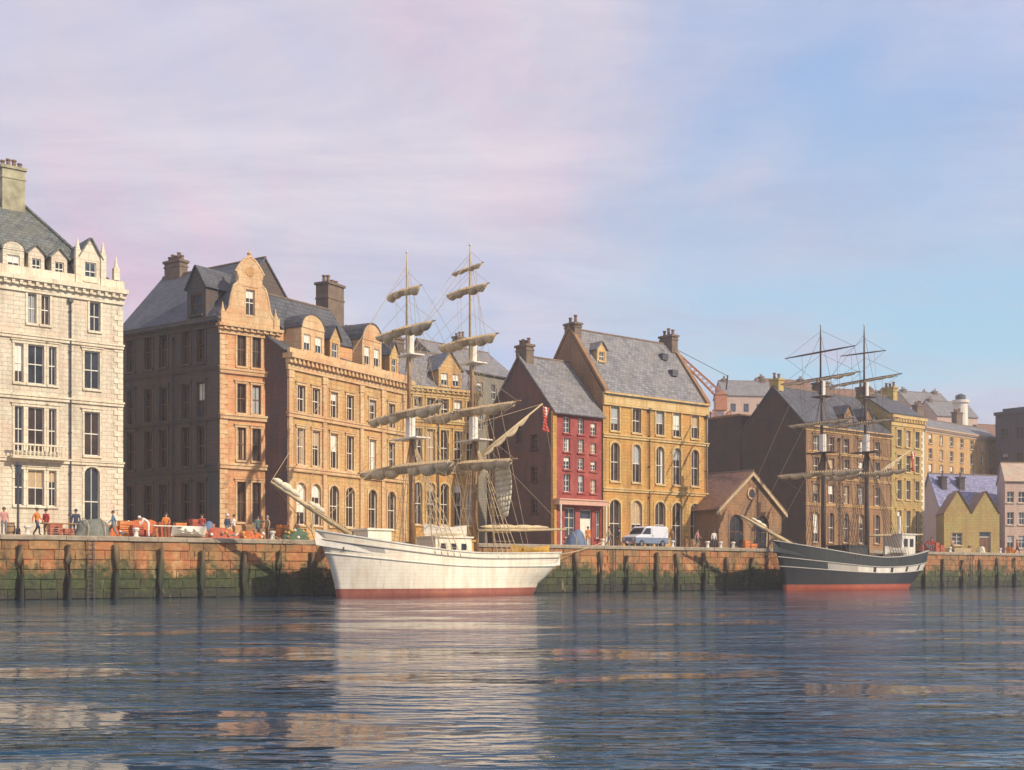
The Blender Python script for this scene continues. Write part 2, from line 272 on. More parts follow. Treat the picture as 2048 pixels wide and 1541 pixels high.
# ------------------------------------------------------------------ mesh helpers
class MB:
    def __init__(s): s.v = []; s.f = []; s.m = []; s.mi = 0
    def add(s, vs, fs):
        o = len(s.v); s.v += [tuple(p) for p in vs]
        for f in fs: s.f.append([o + i for i in f]); s.m.append(s.mi)
    def face(s, *ps): s.add(ps, [list(range(len(ps)))])
    def box(s, x0, x1, y0, y1, z0, z1):
        s.add([(x0, y0, z0), (x1, y0, z0), (x1, y1, z0), (x0, y1, z0), (x0, y0, z1), (x1, y0, z1), (x1, y1, z1), (x0, y1, z1)],
              [(0, 3, 2, 1), (4, 5, 6, 7), (0, 1, 5, 4), (1, 2, 6, 5), (2, 3, 7, 6), (3, 0, 4, 7)])
    def tube(s, pts, rs, n=8, caps=True):
        pts = [Vector(p) for p in pts]
        if isinstance(rs, (int, float)): rs = [rs] * len(pts)
        o = len(s.v); k = len(pts)
        for i, p in enumerate(pts):
            d = (pts[min(i + 1, k - 1)] - pts[max(i - 1, 0)]).normalized()
            a = d.cross(Vector((0, 0, 1)))
            if a.length < 1e-3: a = d.cross(Vector((1, 0, 0)))
            a.normalize(); b = d.cross(a)
            for j in range(n):
                t = 2 * math.pi * j / n
                s.v.append(tuple(p + (a * math.cos(t) + b * math.sin(t)) * rs[i]))
        for i in range(k - 1):
            for j in range(n):
                j2 = (j + 1) % n
                s.f.append([o + i * n + j, o + i * n + j2, o + (i + 1) * n + j2, o + (i + 1) * n + j]); s.m.append(s.mi)
        if caps:
            s.f.append([o + j for j in range(n)][::-1]); s.m.append(s.mi)
            s.f.append([o + (k - 1) * n + j for j in range(n)]); s.m.append(s.mi)
    def prism(s, poly, ext):          # polygon of 3d points extruded by vector
        e = Vector(ext); n = len(poly); a = [Vector(p) for p in poly]; b = [p + e for p in a]
        s.add(a + b, [list(range(n))[::-1], [n + i for i in range(n)]] + [[i, (i + 1) % n, n + (i + 1) % n, n + i] for i in range(n)])
    def mesh(s, name, mats, smooth=False):
        me = bpy.data.meshes.new(name); me.from_pydata(s.v, [], s.f)
        for m in (mats if isinstance(mats, (list, tuple)) else [mats]): me.materials.append(MATS[m])
        bm = bmesh.new(); bm.from_mesh(me); bmesh.ops.recalc_face_normals(bm, faces=bm.faces) if not getattr(s, 'keep', False) else None; bm.to_mesh(me); bm.free()
        for p, mi in zip(me.polygons, s.m): p.material_index = mi; p.use_smooth = smooth
        uv = me.uv_layers.new(name='UVMap')
        for p in me.polygons:
            n = p.normal
            if abs(n.z) > 0.985: t = Vector((1, 0, 0)); q = Vector((0, 1, 0))
            else:
                t = Vector((-n.y, n.x, 0)).normalized(); q = n.cross(t)
            for li in p.loop_indices:
                co = me.vertices[me.loops[li].vertex_index].co
                uv.data[li].uv = (co.dot(t), co.dot(q))
        return me
    def build(s, name, mats, parent=None, loc=(0, 0, 0), rz=0, smooth=False):
        return place(s.mesh(name, mats, smooth), name, parent, loc, rz)
def place(me, name, parent=None, loc=(0, 0, 0), rz=0):
    o = bpy.data.objects.new(name, me); COL.objects.link(o)
    o.location = loc; o.rotation_euler = (0, 0, rz)
    if parent: o.parent = parent
    return o
def thing(name, label, cat, loc=(0, 0, 0), rz=0, group=None):
    o = bpy.data.objects.new(name, None); COL.objects.link(o)
    o.location = loc; o.rotation_euler = (0, 0, rz); o['label'] = label; o['category'] = cat
    if group: o['group'] = group
    return o
def tag(o, label, cat, group=None):
    o['label'] = label; o['category'] = cat
    if group: o['group'] = group
    return o
def q3(p, b=None, z=QZ): return Vector((p.x, p.y, z))

# ------------------------------------------------------------------ setting: water, quay, hill
mb = MB(); mb.face((-600, -60, 0), (1100, -60, 0), (1100, 900, 0), (-600, 900, 0))
o = mb.build('water', 'water'); o['kind'] = 'structure'
def qp(t, b, z): p = Q0 + D2 * t + N2 * b; return (p.x, p.y, z)
T0, T1 = -160.0, 520.0
mb = MB(); mb.face(qp(T0, 0.35, QZ - 0.02), qp(T1, 0.35, QZ - 0.02), qp(T1, 500, QZ - 0.02), qp(T0, 500, QZ - 0.02))
o = mb.build('quay_ground', 'paving'); o['kind'] = 'structure'

qrz = math.atan2(D2.y, D2.x)
quay = thing('quay_wall', 'long weathered stone quay wall with green weed along the waterline and timber piles', 'quay wall', (Q0.x, Q0.y, 0), qrz)
mb = MB(); mb.box(T0, T1, 0.06, 0.9, -2.5, QZ - 0.3); mb.build('wall_core', 'quay_stone', quay)
def block_mesh(l, h, seed):
    r = random.Random(seed); m = MB(); e = 0.04
    def j(a): return r.uniform(-a, a)
    f = [(e + j(.015), -j(.03), e), (l - e + j(.015), -j(.03), e), (l - e + j(.015), -j(.03), h - e), (e + j(.015), -j(.03), h - e)]
    bk = [(0.008, 0.05, 0.008), (l - 0.008, 0.05, 0.008), (l - 0.008, 0.05, h - 0.008), (0.008, 0.05, h - 0.008)]
    bb = [(0.008, 0.12, 0.008), (l - 0.008, 0.12, 0.008), (l - 0.008, 0.12, h - 0.008), (0.008, 0.12, h - 0.008)]
    m.add(f + bk + bb, [(0, 1, 2, 3)] + [(i, i + 4, (i + 1) % 4 + 4, (i + 1) % 4) for i in range(4)] + [(i + 4, i + 8, (i + 1) % 4 + 8, (i + 1) % 4 + 4) for i in range(4)])
    return m
RH = 0.616
LENS = [1.0, 1.3, 1.6, 1.9]
bms = {}
for l in LENS:
    for k in range(4):
        bms[l, k] = block_mesh(l, RH, hash((int(l * 10), k)))
bme = {k: v.mesh('stone_block', 'quay_stone') for k, v in bms.items()}
blocks = []
for row in range(6):
    t = -1.5 - R.random()
    while t < 135:
        l = R.choice(LENS); k = R.randrange(4)
        blocks.append((t, row, l, k)); t += l
blocks.sort(key=lambda b: b[0])
rest = MB()
for i, (t, row, l, k) in enumerate(blocks):
    y = R.uniform(-0.025, 0.02); z = row * RH
    if i < 300: place(bme[l, k], 'stone_block', quay, (t, y, z))
    else: rest.add([(a + t, b + y, c + z) for a, b, c in bms[l, k].v], bms[l, k].f)
o = rest.build('stone_facing', 'quay_stone', quay); o['kind'] = 'stuff'
cop = []
for k in range(4):
    m = MB(); l = 2.0; r = random.Random(k)
    e = 0.05
    prof = [(-0.14, 0), (-0.14, 0.25 - r.uniform(0, .03)), (-0.14 + e, 0.30), (0.75, 0.30), (0.75, 0)]
    m.prism([(0.012, y, z) for y, z in prof], (l - 0.024, 0, 0)); cop.append(m.mesh('coping_stone', 'paving'))
t = -8.0
while t < 140:
    place(cop[R.randrange(4)], 'coping_stone', quay, (t, R.uniform(-.015, .015), QZ - 0.3 + R.uniform(-.006, .006))); t += 2.0
m = MB(); m.box(T0, -8, -0.13, 0.75, QZ - 0.3, QZ); m.build('coping', 'paving', quay)
m = MB(); m.box(140, T1, -0.13, 0.75, QZ - 0.3, QZ); m.build('coping', 'paving', quay)
def t_of(px, b=0): return (pt(px, b) - Q0).dot(D2)
pm = []
for k in range(3):
    r = random.Random(k + 40); m = MB()
    pts = [(r.uniform(-.03, .03), r.uniform(-.02, .02), z) for z in (-1.5, 0, 1.2, 2.4, 3.35)]
    m.tube(pts, [.2, .2, .19, .185, .175], 8); pm.append(m.mesh('fender_pile', 'pile_wood', True))
for px in (-50, 40, 135, 230, 318, 402, 485, 555, 620, 1150, 1197, 1250, 1310, 1352, 1405, 1450, 1500, 1845, 1882, 1920, 1958, 1992, 2026, 2060):
    o = place(pm[R.randrange(3)], 'fender_pile', quay, (t_of(px), -0.24, R.uniform(-.25, .2))); o.rotation_euler[1] = R.uniform(-.03, .03)
for px in (180, 1225, 1940):       # iron ladders
    x = t_of(px); m = MB()
    for s in (-.2, .2): m.box(x + s - .025, x + s + .025, -.2, -.15, -.5, 3.75)
    for z in range(13): m.tube([(x - .2, -.175, .1 + z * .28), (x + .2, -.175, .1 + z * .28)], .02, 5)
    m.build('ladder', 'iron', quay)

mb = MB(); nx, ny = 60, 24                       # the hill behind the town
def hillz(px, d):
    prof = [(1000, 6), (1300, 22), (1430, 36), (1560, 39), (1700, 38), (1840, 35), (1900, 30), (2048, 25), (2300, 30), (2800, 22), (3300, 10)]
    h = prof[0][1]
    for (a, ha), (b, hb) in zip(prof, prof[1:]):
        if a <= px <= b: h = ha + (hb - ha) * (px - a) / (b - a)
    if px > 3300: h = 10
    k = min(1, max(0, (d - 190) / 100)); k = k * k * (3 - 2 * k)
    return QZ - 0.5 + (h - QZ) * k * (1 + 0.0009 * (d - 360) * (d > 360)) + 1.2 * noise.noise((px * .01, d * .02, 0)) * k
vs = []; 
for j in range(ny + 1):
    d = 188 + (j / ny) ** 1.5 * 640
    for i in range(nx + 1):
        px = 1000 + 2300 * i / nx; p = ptD(px, d); vs.append((p.x, p.y, hillz(px, d)))
mb.add(vs, [(j * (nx + 1) + i, j * (nx + 1) + i + 1, (j + 1) * (nx + 1) + i + 1, (j + 1) * (nx + 1) + i) for j in range(ny) for i in range(nx)])
o = mb.build('hill', 'hill', smooth=True); o['kind'] = 'structure'

# ------------------------------------------------------------------ building kit
def wall(mb, fr, W, H, holes, depth=0.3, v0=0.0):
    us = sorted({0.0, W} | {h[0] for h in holes} | {h[0] + h[2] for h in holes})
    vs = sorted({v0, H} | {h[1] for h in holes} | {h[1] + h[3] for h in holes})
    us = [u for u in us if 0 <= u <= W]; vs = [v for v in vs if v0 <= v <= H]
    for a, b in zip(us, us[1:]):
        run = None
        for c, d in zip(vs, vs[1:]):
            mu, mv = (a + b) / 2, (c + d) / 2
            inside = any(h[0] < mu < h[0] + h[2] and h[1] < mv < h[1] + h[3] for h in holes)
            if inside:
                if run is not None: mb.face(fr(a, run, 0), fr(b, run, 0), fr(b, c, 0), fr(a, c, 0)); run = None
            elif run is None: run = c
        if run is not None: mb.face(fr(a, run, 0), fr(b, run, 0), fr(b, H, 0), fr(a, H, 0))
    for h in holes:
        u, v, w_, hh = h[:4]; arch = len(h) > 4 and h[4]
        top = v + hh
        loop = [(u, v), (u + w_, v)]
        if arch:
            rr = w_ / 2; sp_ = top - rr * 0.95; n = 8
            arc = [(u + rr + rr * math.cos(math.pi * i / n), sp_ + rr * 0.95 * math.sin(math.pi * i / n)) for i in range(n + 1)]
            for i in range(n):
                cxx = u + w_ if i < n // 2 else u
                mb.face(fr(cxx, top, 0), fr(*arc[i], 0), fr(*arc[i + 1], 0))
            mb.face(fr(u + w_, top, 0), fr(*arc[n // 2], 0), fr(u, top, 0)) if False else None
            loop += arc
        else: loop += [(u + w_, top), (u, top)]
        for (a, b), (c, d) in zip(loop, loop[1:] + loop[:1]):
            mb.face(fr(a, b, 0), fr(c, d, 0), fr(c, d, depth), fr(a, b, depth))
WC = {}
def winmesh(kind, w_, h, style, mats):
    key = (kind, round(w_, 2), round(h, 2), style, mats)
    if key in WC: return WC[key]
    m = MB(); a = 0.07
    if kind == 'frame':
        m.box(-w_ / 2, -w_ / 2 + a, -.04, .06, 0, h); m.box(w_ / 2 - a, w_ / 2, -.04, .06, 0, h)
        m.box(-w_ / 2 + a, w_ / 2 - a, -.04, .06, 0, a); m.box(-w_ / 2 + a, w_ / 2 - a, -.04, .06, h - a, h)
        if style in ('sash', 'arch'):
            m.box(-w_ / 2 + a, w_ / 2 - a, -.055, .05, h * .5 - .035, h * .5 + .035)
            m.box(-.02, .02, -.03, .04, a, h * .5 - .036); m.box(-.02, .02, -.03, .04, h * .5 + .036, h - a)
        if style == 'cross':
            m.box(-.03, .03, -.03, .05, a, h - a)
            for k in (1, 2): m.box(-w_ / 2 + a, w_ / 2 - a, -.02, .04, h * k / 3 - .025, h * k / 3 + .025)
        if style == 'door':
            m.box(-w_ / 2 + a, w_ / 2 - a, -.03, .05, h * .74, h * .74 + .08)
    elif kind == 'pane':
        m.box(-w_ / 2 + .03, w_ / 2 - .03, .02, .035, .03, h - .03)
    elif kind == 'leaf':
        m.box(-w_ / 2 + .07, w_ / 2 - .07, -.01, .04, 0.02, h * .74)
        for sx in (-1, 1):
            for zz0, zz1 in ((.1, .42), (.5, .9)):
                xa, xb = (.05 * w_ , .38 * w_) ; xa, xb = (xa, xb) if sx > 0 else (-xb, -xa)
                m.box(xa, xb, -.035, -.011, h * .74 * zz0, h * .74 * zz1)
    elif kind == 'blind':
        m.box(-w_ / 2 + .08, w_ / 2 - .08, 0.008, .018, h * style, h - .08)
    elif kind == 'curtain':
        for s_ in (-1, 1):
            for k in range(4):
                x0 = s_ * (w_ / 2 - .08 - k * w_ * style / 4); x1 = s_ * (w_ / 2 - .08 - (k + 1) * w_ * style / 4); y = .012 if k % 2 else .004
                m.box(min(x0, x1), max(x0, x1), y, y + .006, .08, h - .08)
    elif kind == 'sill':
        m.box(-w_ / 2 - .14, w_ / 2 + .14, -.14, .2, -.16, -.005)
    elif kind == 'surround':
        b = .16
        m.box(-w_ / 2 - b, -w_ / 2 - .002, -.06, .05, -.002, h + .002); m.box(w_ / 2 + .002, w_ / 2 + b, -.06, .05, -.002, h + .002)
        if style == 'arch':
            r0 = w_ / 2; n = 8; zc = h - r0 * .95
            for i in range(n):
                p = [(rr * math.cos(math.pi * j / n), -.065, zc + rr * .97 * math.sin(math.pi * j / n)) for rr, j in ((r0 + .01, i), (r0 + b + .06, i), (r0 + b + .06, i + 1), (r0 + .01, i + 1))]
                m.prism(p, (0, .1, 0))
        else:
            m.box(-w_ / 2 - b - .04, w_ / 2 + b + .04, -.1, .05, h + .003, h + .2); m.box(-w_ / 2 - b - .12, w_ / 2 + b + .12, -.17, .05, h + .2, h + .28)
    WC[key] = m.mesh(kind, mats); return WC[key]
def window(bld, u, v, w_, h, style='sash', frame='paint_white', glass=None, trim=None, blind=0.0, surround=True, loc=None, rz=0, rec=0.2, name='window'):
    """u = centre; a window with pane, sill and surround as its sub-parts"""
    def L(y):
        if loc: return loc(u, v, y)
        return (u, y, v)
    w_ = round(w_, 2); h = round(h, 2)
    f = place(winmesh('frame', w_, h, style, frame), 'door' if style == 'door' else name, bld, L(rec), rz)
    def sub(nm, me, y=0.0):
        return place(me, nm, f, (0, y, 0))
    sub('pane', winmesh('pane', w_, h, style, glass or R.choice(['glass_dark', 'glass_dark', 'glass_warm', 'glass_blue'])))
    if style == 'door': sub('door_leaf', winmesh('leaf', w_, h, style, blind if isinstance(blind, str) else 'door_dark'))
    elif blind and R.random() < blind: 
        if R.random() < .6: sub('blind', winmesh('blind', w_, h, R.choice((0.3, 0.5, 0.58, 0.68, 0.8)), R.choice(('blind', 'blind_tan', 'blind', 'blind_grey'))))
        else: sub('curtain', winmesh('curtain', w_, h, R.choice((.18, .26, .34)), R.choice(('blind', 'blind_tan', 'blind_grey'))))
    if trim:
        if style != 'door': sub('sill', winmesh('sill', w_, h, '', trim), -rec)
        if surround: sub('surround', winmesh('surround', w_, h, 'arch' if style == 'arch' else '', trim), -rec)
    return f
def chimney(bld, x, y, z0, w_, d, h, pots, mat='chimney_stone', pot='pot_clay'):
    m = MB(); m.box(x - w_ / 2, x + w_ / 2, y - d / 2, y + d / 2, z0, z0 + h)
    m.box(x - w_ / 2 - .12, x + w_ / 2 + .12, y - d / 2 - .12, y + d / 2 + .12, z0 + h + .002, z0 + h + .22)
    m.box(x - w_ / 2 - .06, x + w_ / 2 + .06, y - d / 2 - .06, y + d / 2 + .06, z0 + h * .8, z0 + h * .8 + .14)
    c = m.build('chimney', mat, bld)
    for i in range(pots):
        f = (i + .5) / pots - .5
        m = MB(); hh = R.uniform(.6, 1.0); px_, py_ = (x + f * w_, y) if w_ > d else (x, y + f * d)
        r_ = min(.17, max(w_, d) / pots * .42)
        m.tube([(px_, py_, z0 + h + .224), (px_, py_, z0 + h + hh * .85), (px_, py_, z0 + h + hh * .86), (px_, py_, z0 + h + hh)], [r_, r_ * .8, r_ * 1.15, r_ * 1.1], 10)
        m.build('chimney_pot', pot, c, smooth=False)
def courses(bld, L, zs, mat, h=.25, out=.12, name='string_course', x0=0):
    for z in zs:
        m = MB(); m.box(x0 - .05, L + .05, -out, .05, z, z + h * .6); m.box(x0 - .1, L + .1, -out - .08, .05, z + h * .6 + .002, z + h); m.build(name, mat, bld)
def cornice(bld, L, z, mat, h=.8, out=.5, xl=-.1):
    m = MB()
    m.box(xl, L + .1, -out * .25, .08, z - h, z - h * .6); m.box(xl - .05, L + .15, -out * .6, .08, z - h * .6 + .002, z - h * .3); m.box(xl - .15, L + .25, -out, .3, z - h * .3 + .002, z)
    c = m.build('cornice', mat, bld)
    m = MB(); n = max(3, int(L / .55))
    for i in range(n):
        x = (i + .5) * L / n; m.box(x - .11, x + .11, -out * .85, -out * .25, z - h * .58, z - h * .3 - .003)
    m.build('bracket_row', mat, c)
def body(bld, L, H, dv, mat, holes, lholes=(), gable=None, shade_lmat=None):
    """front wall with openings, left wall with openings, plain right/back; dv = depth vector; gable=('x',rise): ridge along x, ('y',rise): ridge along depth"""
    dx, dy = dv; m = MB()
    wall(m, lambda u, v, y: (u, y, v), L, H, list(holes))
    dl = math.hypot(dx, dy); ux, uy = dx / dl, dy / dl
    ml = MB() if shade_lmat else m
    wall(ml, lambda u, v, y: (dx - ux * u + uy * y, dy - uy * u - ux * y, v), dl, H, list(lholes))
    m.face((L, 0, 0), (L + dx, dy, 0), (L + dx, dy, H), (L, 0, H)); m.face((L + dx, dy, 0), (dx, dy, 0), (dx, dy, H), (L + dx, dy, H))
    if gable and gable[0] == 'x':
        for x, mm in ((0, ml), (L, m)): mm.face((x, 0, H), (x + dx, dy, H), (x + dx / 2, dy / 2, H + gable[1]))
    if gable and gable[0] == 'y':
        for k in (0, 1): m.face((dx * k, dy * k, H), (L + dx * k, dy * k, H), (L / 2 + dx * k, dy * k, H + gable[1]))
    if shade_lmat: ml.build('gable_wall', shade_lmat, bld)  # left wall coloured darker than the front, its shade painted in
    return m.build('wall', mat, bld)
def slab(m, a, b, c, d, t=.14):
    """roof slope a,b (eave) c,d (ridge) with thickness"""
    a, b, c, d = map(Vector, (a, b, c, d)); n = (b - a).cross(d - a).normalized()
    if n.z < 0: n = -n
    m.prism([a, b, c, d], n * t)
def roof_x(bld, L, H, dv, rise, mat, ov=.35, side=.12, lift=.03):
    dx, dy = dv; k = rise / (math.hypot(dx, dy) / 2); l = math.hypot(dx, dy); ux, uy = dx / l, dy / l
    m = MB(); z = H + lift
    slab(m, (-side - ux * ov, -uy * ov, z - ov * k), (L + side - ux * ov, -uy * ov, z - ov * k), (L + side + dx / 2, dy / 2, z + rise), (-side + dx / 2, dy / 2, z + rise))
    slab(m, (-side + dx + ux * ov, dy + uy * ov, z - ov * k), (L + side + dx + ux * ov, dy + uy * ov, z - ov * k), (L + side + dx / 2, dy / 2, z + rise), (-side + dx / 2, dy / 2, z + rise))
    r = m.build('roof', mat, bld)
    m = MB(); m.tube([(-side + dx / 2, dy / 2, z + rise + .14), (L + side + dx / 2, dy / 2, z + rise + .14)], .14, 8); m.build('ridge_tiles', 'chimney_stone', r)
    return r
def roof_y(bld, L, H, dv, rise, mat, ov=.3, front=.2, lift=.03):
    dx, dy = dv; k = rise / (L / 2); l = math.hypot(dx, dy); ux, uy = dx / l, dy / l; fx, fy = -ux * front, -uy * front
    m = MB(); z = H + lift
    for x0, s in ((0, -1), (L, 1)):
        slab(m, (x0 + s * ov + fx, fy, z - ov * k), (x0 + s * ov + dx, dy, z - ov * k), (L / 2 + dx, dy, z + rise), (L / 2 + fx, fy, z + rise))
    r = m.build('roof', mat, bld)
    m = MB(); m.tube([(L / 2 + fx, fy, z + rise + .12), (L / 2 + dx, dy, z + rise + .12)], .12, 8); m.build('ridge_tiles', 'chimney_stone', r)
    return r
def verge(bld, x, dv, H, rise, mat, wid=.5, up=.45):
    """raised coping stones on a gable (ridge along x) at local x"""
    dx, dy = dv; 
    for y0, s in ((0, 1), (1, -1)):
        m = MB(); a = Vector((x + dx * y0, dy * y0 - s * .35, H - .2)); b = Vector((x + dx / 2, dy / 2, H + rise + .1))
        m.prism([a, b, b + Vector((0, 0, up)), a + Vector((0, 0, up))], (wid, 0, 0)); m.build('gable_coping', mat, bld)
def dormer(bld, x, y, z, w_, h, rise, wallm, roofm, shape='gable', depth=2.5, frame='paint_white', wn=1, blind=.4):
    """dormer: front wall with opening(s), cheeks, roof; x centre, front plane y, base z"""
    m = MB(); ww = w_ / wn * .58; wh = h * .62
    holes = [(w_ * (i + .5) / wn - ww / 2, h * .16, ww, wh) for i in range(wn)]
    fr = lambda u, v, d: (x - w_ / 2 + u, y + d, z + v)
    wall(m, fr, w_, h, holes, .2)
    for s in (-w_ / 2, w_ / 2): m.face((x + s, y, z), (x + s, y + depth, z), (x + s, y + depth, z + h), (x + s, y, z + h))
    if shape == 'gable': m.face((x - w_ / 2, y, z + h), (x + w_ / 2, y, z + h), (x, y, z + h + rise))
    elif shape == 'arch':
        n = 10; arc = [(x + w_ / 2 * math.cos(math.pi * i / n), z + h + rise * math.sin(math.pi * i / n)) for i in range(n + 1)]
        m.prism([(a, y - .05, b) for a, b in arc], (0, .35, 0))
    dm = m.build('dormer', wallm, bld)
    m = MB(); o_ = .14
    if shape == 'gable':
        for s in (-1, 1): slab(m, (x + s * (w_ / 2 + o_), y - .18, z + h - o_ * rise / (w_ / 2)), (x + s * (w_ / 2 + o_), y + depth + 1, z + h - o_ * rise / (w_ / 2)), (x, y + depth + 1, z + h + rise), (x, y - .18, z + h + rise), .1)
    else:
        n = 10
        for i in range(n):
            a0, a1 = math.pi * i / n, math.pi * (i + 1) / n; r0, r1 = w_ / 2 + .02, w_ / 2 + .14; k = rise / (w_ / 2)
            m.prism([(x + r * math.cos(a), y - .1, z + h + .01 + k * r * math.sin(a)) for r, a in ((r0, a0), (r1, a0), (r1, a1), (r0, a1))], (0, depth, 0))
    m.build('dormer_roof', roofm, dm)
    for i in range(wn):
        cx_ = x - w_ / 2 + w_ * (i + .5) / wn
        ww2, wh2 = round(ww, 2), round(wh, 2)
        place(winmesh('frame', ww2, wh2, 'sash', frame), 'dormer_window', dm, (cx_, y + .14, z + h * .16))
        place(winmesh('pane', ww2, wh2, '', R.choice(['glass_dark', 'glass_blue'])), 'pane', dm, (cx_, y + .14, z + h * .16))
        if R.random() < blind: place(winmesh('blind', ww2, wh2, .5, 'blind'), 'blind', dm, (cx_, y + .14, z + h * .16))
        place(winmesh('sill', ww2, wh2, '', wallm), 'sill', dm, (cx_, y, z + h * .16))
    return dm
class Site:
    """a building plot: facade from P1 (left) to P2 (right)"""
    def __init__(s, name, label, cat, P1, P2, group=None):
        s.P1, s.P2 = P1, P2; s.L = (P2 - P1).length; s.d = (P2 - P1) / s.L
        s.o = thing(name, label, cat, (P1.x, P1.y, QZ), math.atan2(s.d.y, s.d.x), group)
    def u(s, px):
        k = (px - 1024) / FPX
        return (k * s.P1.y - s.P1.x) / (s.d.x - k * s.d.y)
    def z(s, px, py):
        return zat(py, s.P1.y + s.d.y * s.u(px)) - QZ
    def rect(s, x0, x1, y0, y1):
        u0, u1 = s.u(x0), s.u(x1); c = (x0 + x1) / 2
        return u0, s.z(c, y1), u1 - u0, s.z(c, y0) - s.z(c, y1)
    def back(s, px, y):                  # local x of the point y metres behind the facade seen at px
        n = Vector((-s.d.y, s.d.x)); B = s.P1 + n * y; k = (px - 1024) / FPX
        return (k * B.y - B.x) / (s.d.x - k * s.d.y)
    def local(s, P):                     # world xy -> local
        v = P - s.P1; return v.dot(s.d), v.dot(Vector((-s.d.y, s.d.x)))
def rnd(h): return tuple(round(x, 2) if not isinstance(x, bool) else x for x in h)

# ------------------------------------------------------------------ buildings
def fenestrate(S, specs, frame, trim, blind=0.2, surround=True, glass=None, **kw):
    """specs: (u_centre, v0, w, h, style) -> holes; windows are made at once"""
    holes = []
    for sp_ in specs:
        u, v, w_, h, st = sp_[:5]; w_ = round(w_, 2); h = round(h, 2)
        holes.append((u - w_ / 2, v, w_, h, st == 'arch'))
        b = sp_[5] if len(sp_) > 5 else ('door_dark' if st == 'door' else blind)
        window(S.o, u, v, w_, h, st, frame, glass, trim, b, surround, **kw)
    return holes
def quoins(S, x, s, z0, z1, mat):
    z = z0; k = 0
    ms = []
    for l in (.7, .42):
        m = MB(); m.box(0, s * l, -.05, .04, .01, .39); ms.append(m.mesh('quoin', mat))
    while z + .4 <= z1:
        place(ms[k % 2], 'quoin', S.o, (x, 0, z)); z += .4; k += 1

def downpipe(S, px, H, mat='iron'):
    x = S.u(px); m = MB(); m.tube([(x, -.16, .05), (x, -.16, H - 1.4)], .06, 6); m.box(x - .16, x + .16, -.3, -.06, H - 1.4, H - 1.1)
    for z in range(2, int(H) - 1, 3): m.box(x - .1, x + .1, -.2, -.0, z, z + .08)
    m.build('downpipe', mat, S.o)
# 1. white stone tenement at the left edge
S = Site('stone_tenement', 'tall cream white stone tenement with dormered hipped roof at the left edge', 'building', pt(-190, 14), pt(245, 14))
H = S.z(0, 548); L = S.L
rows = [S.z(70, y) for y in (1012, 905, 768, 648)]; hs = [S.z(70, 940) - rows[0], S.z(70, 815) - rows[1], S.z(70, 690) - rows[2], S.z(70, 588) - rows[3]]
sp = []
for k in range(4):
    v, h = rows[k], hs[k]
    uc = S.u(72)
    if k == 3: sp += [(S.u(64), v, .62, h, 'sash'), (S.u(91), v, .62, h, 'sash'), (S.u(190), v, .8, h, 'sash')]
    else:
        sp += [(S.u(38), v, .62, h, 'sash'), (uc, v, 1.15, h, 'sash'), (S.u(105), v, .55, h, 'sash')]
        sp += [(S.u(184), v if k else .4, 1.15, h if k else S.z(184, 935) - .4, 'arch' if k == 0 else 'sash')]
    for px in (-60, -130): sp += [(S.u(px), v, 1.0, h, 'sash')]
holes = fenestrate(S, sp, 'paint_white', 'trim_white', .3)
DEP = 13.0
body(S.o, L, H, (0, DEP), 'stone_white', holes)
courses(S.o, L, [S.z(70, 925), S.z(70, 800), S.z(70, 680)], 'trim_white', .35, .16)
cornice(S.o, L, H + .05, 'trim_white', 1.1, .6)
quoins(S, L + .03, -1, 0, H - 1.1, 'trim_white')
downpipe(S, 140, H)
# balustrade on the first floor
m = MB(); za = rows[1] - .35; xa, xb = S.u(18), S.u(128)
m.box(xa, xb, -.9, -.0, za - .2, za); m.box(xa, xb, -.88, -.72, za + .75, za + .87)
bal = m.build('balcony', 'trim_white', S.o)
m = MB()
for i in range(14):
    x = xa + .1 + (xb - xa - .2) * i / 13; m.tube([(x, -.8, za + .004), (x, -.8, za + .25), (x, -.8, za + .5), (x, -.8, za + .746)], [.05, .085, .045, .06], 6)
m.build('baluster_row', 'trim_white', bal)
# parapet + hipped roof
m = MB(); m.box(-.05, L + .1, -.15, .25, H + .052, H + .75); m.build('parapet', 'trim_white', S.o)
rz_, rd = 7.0, 5.4
m = MB(); z0 = H + .1
A = [(-0.2, .3, z0), (L - .2, .3, z0), (L - .2, DEP, z0), (-.2, DEP, z0)]; r0, r1 = (-0.2, DEP / 2, z0 + rz_), (L - rd, DEP / 2, z0 + rz_)
m.face(A[0], A[1], r1, r0); m.face(A[1], A[2], r1); m.face(A[2], A[3], r0, r1); m.face(A[3], A[0], r0); m.face(*A)
roof = m.build('roof', 'slate_green', S.o)
m = MB(); m.tube([(-.2, DEP / 2, z0 + rz_ + .05), (L - rd, DEP / 2, z0 + rz_ + .05), (L - .2, .3, z0 + .08)], .16, 6); m.build('ridge_tiles', 'slate_green', roof)
for px in (-60, 30, 76, 122):
    dormer(S.o, S.u(px), .35, H + .3, 1.5 if px == 30 else 1.15, 1.65, .6, 'stone_white', 'slate_green', 'arch' if px == 30 else 'gable', 3.0)
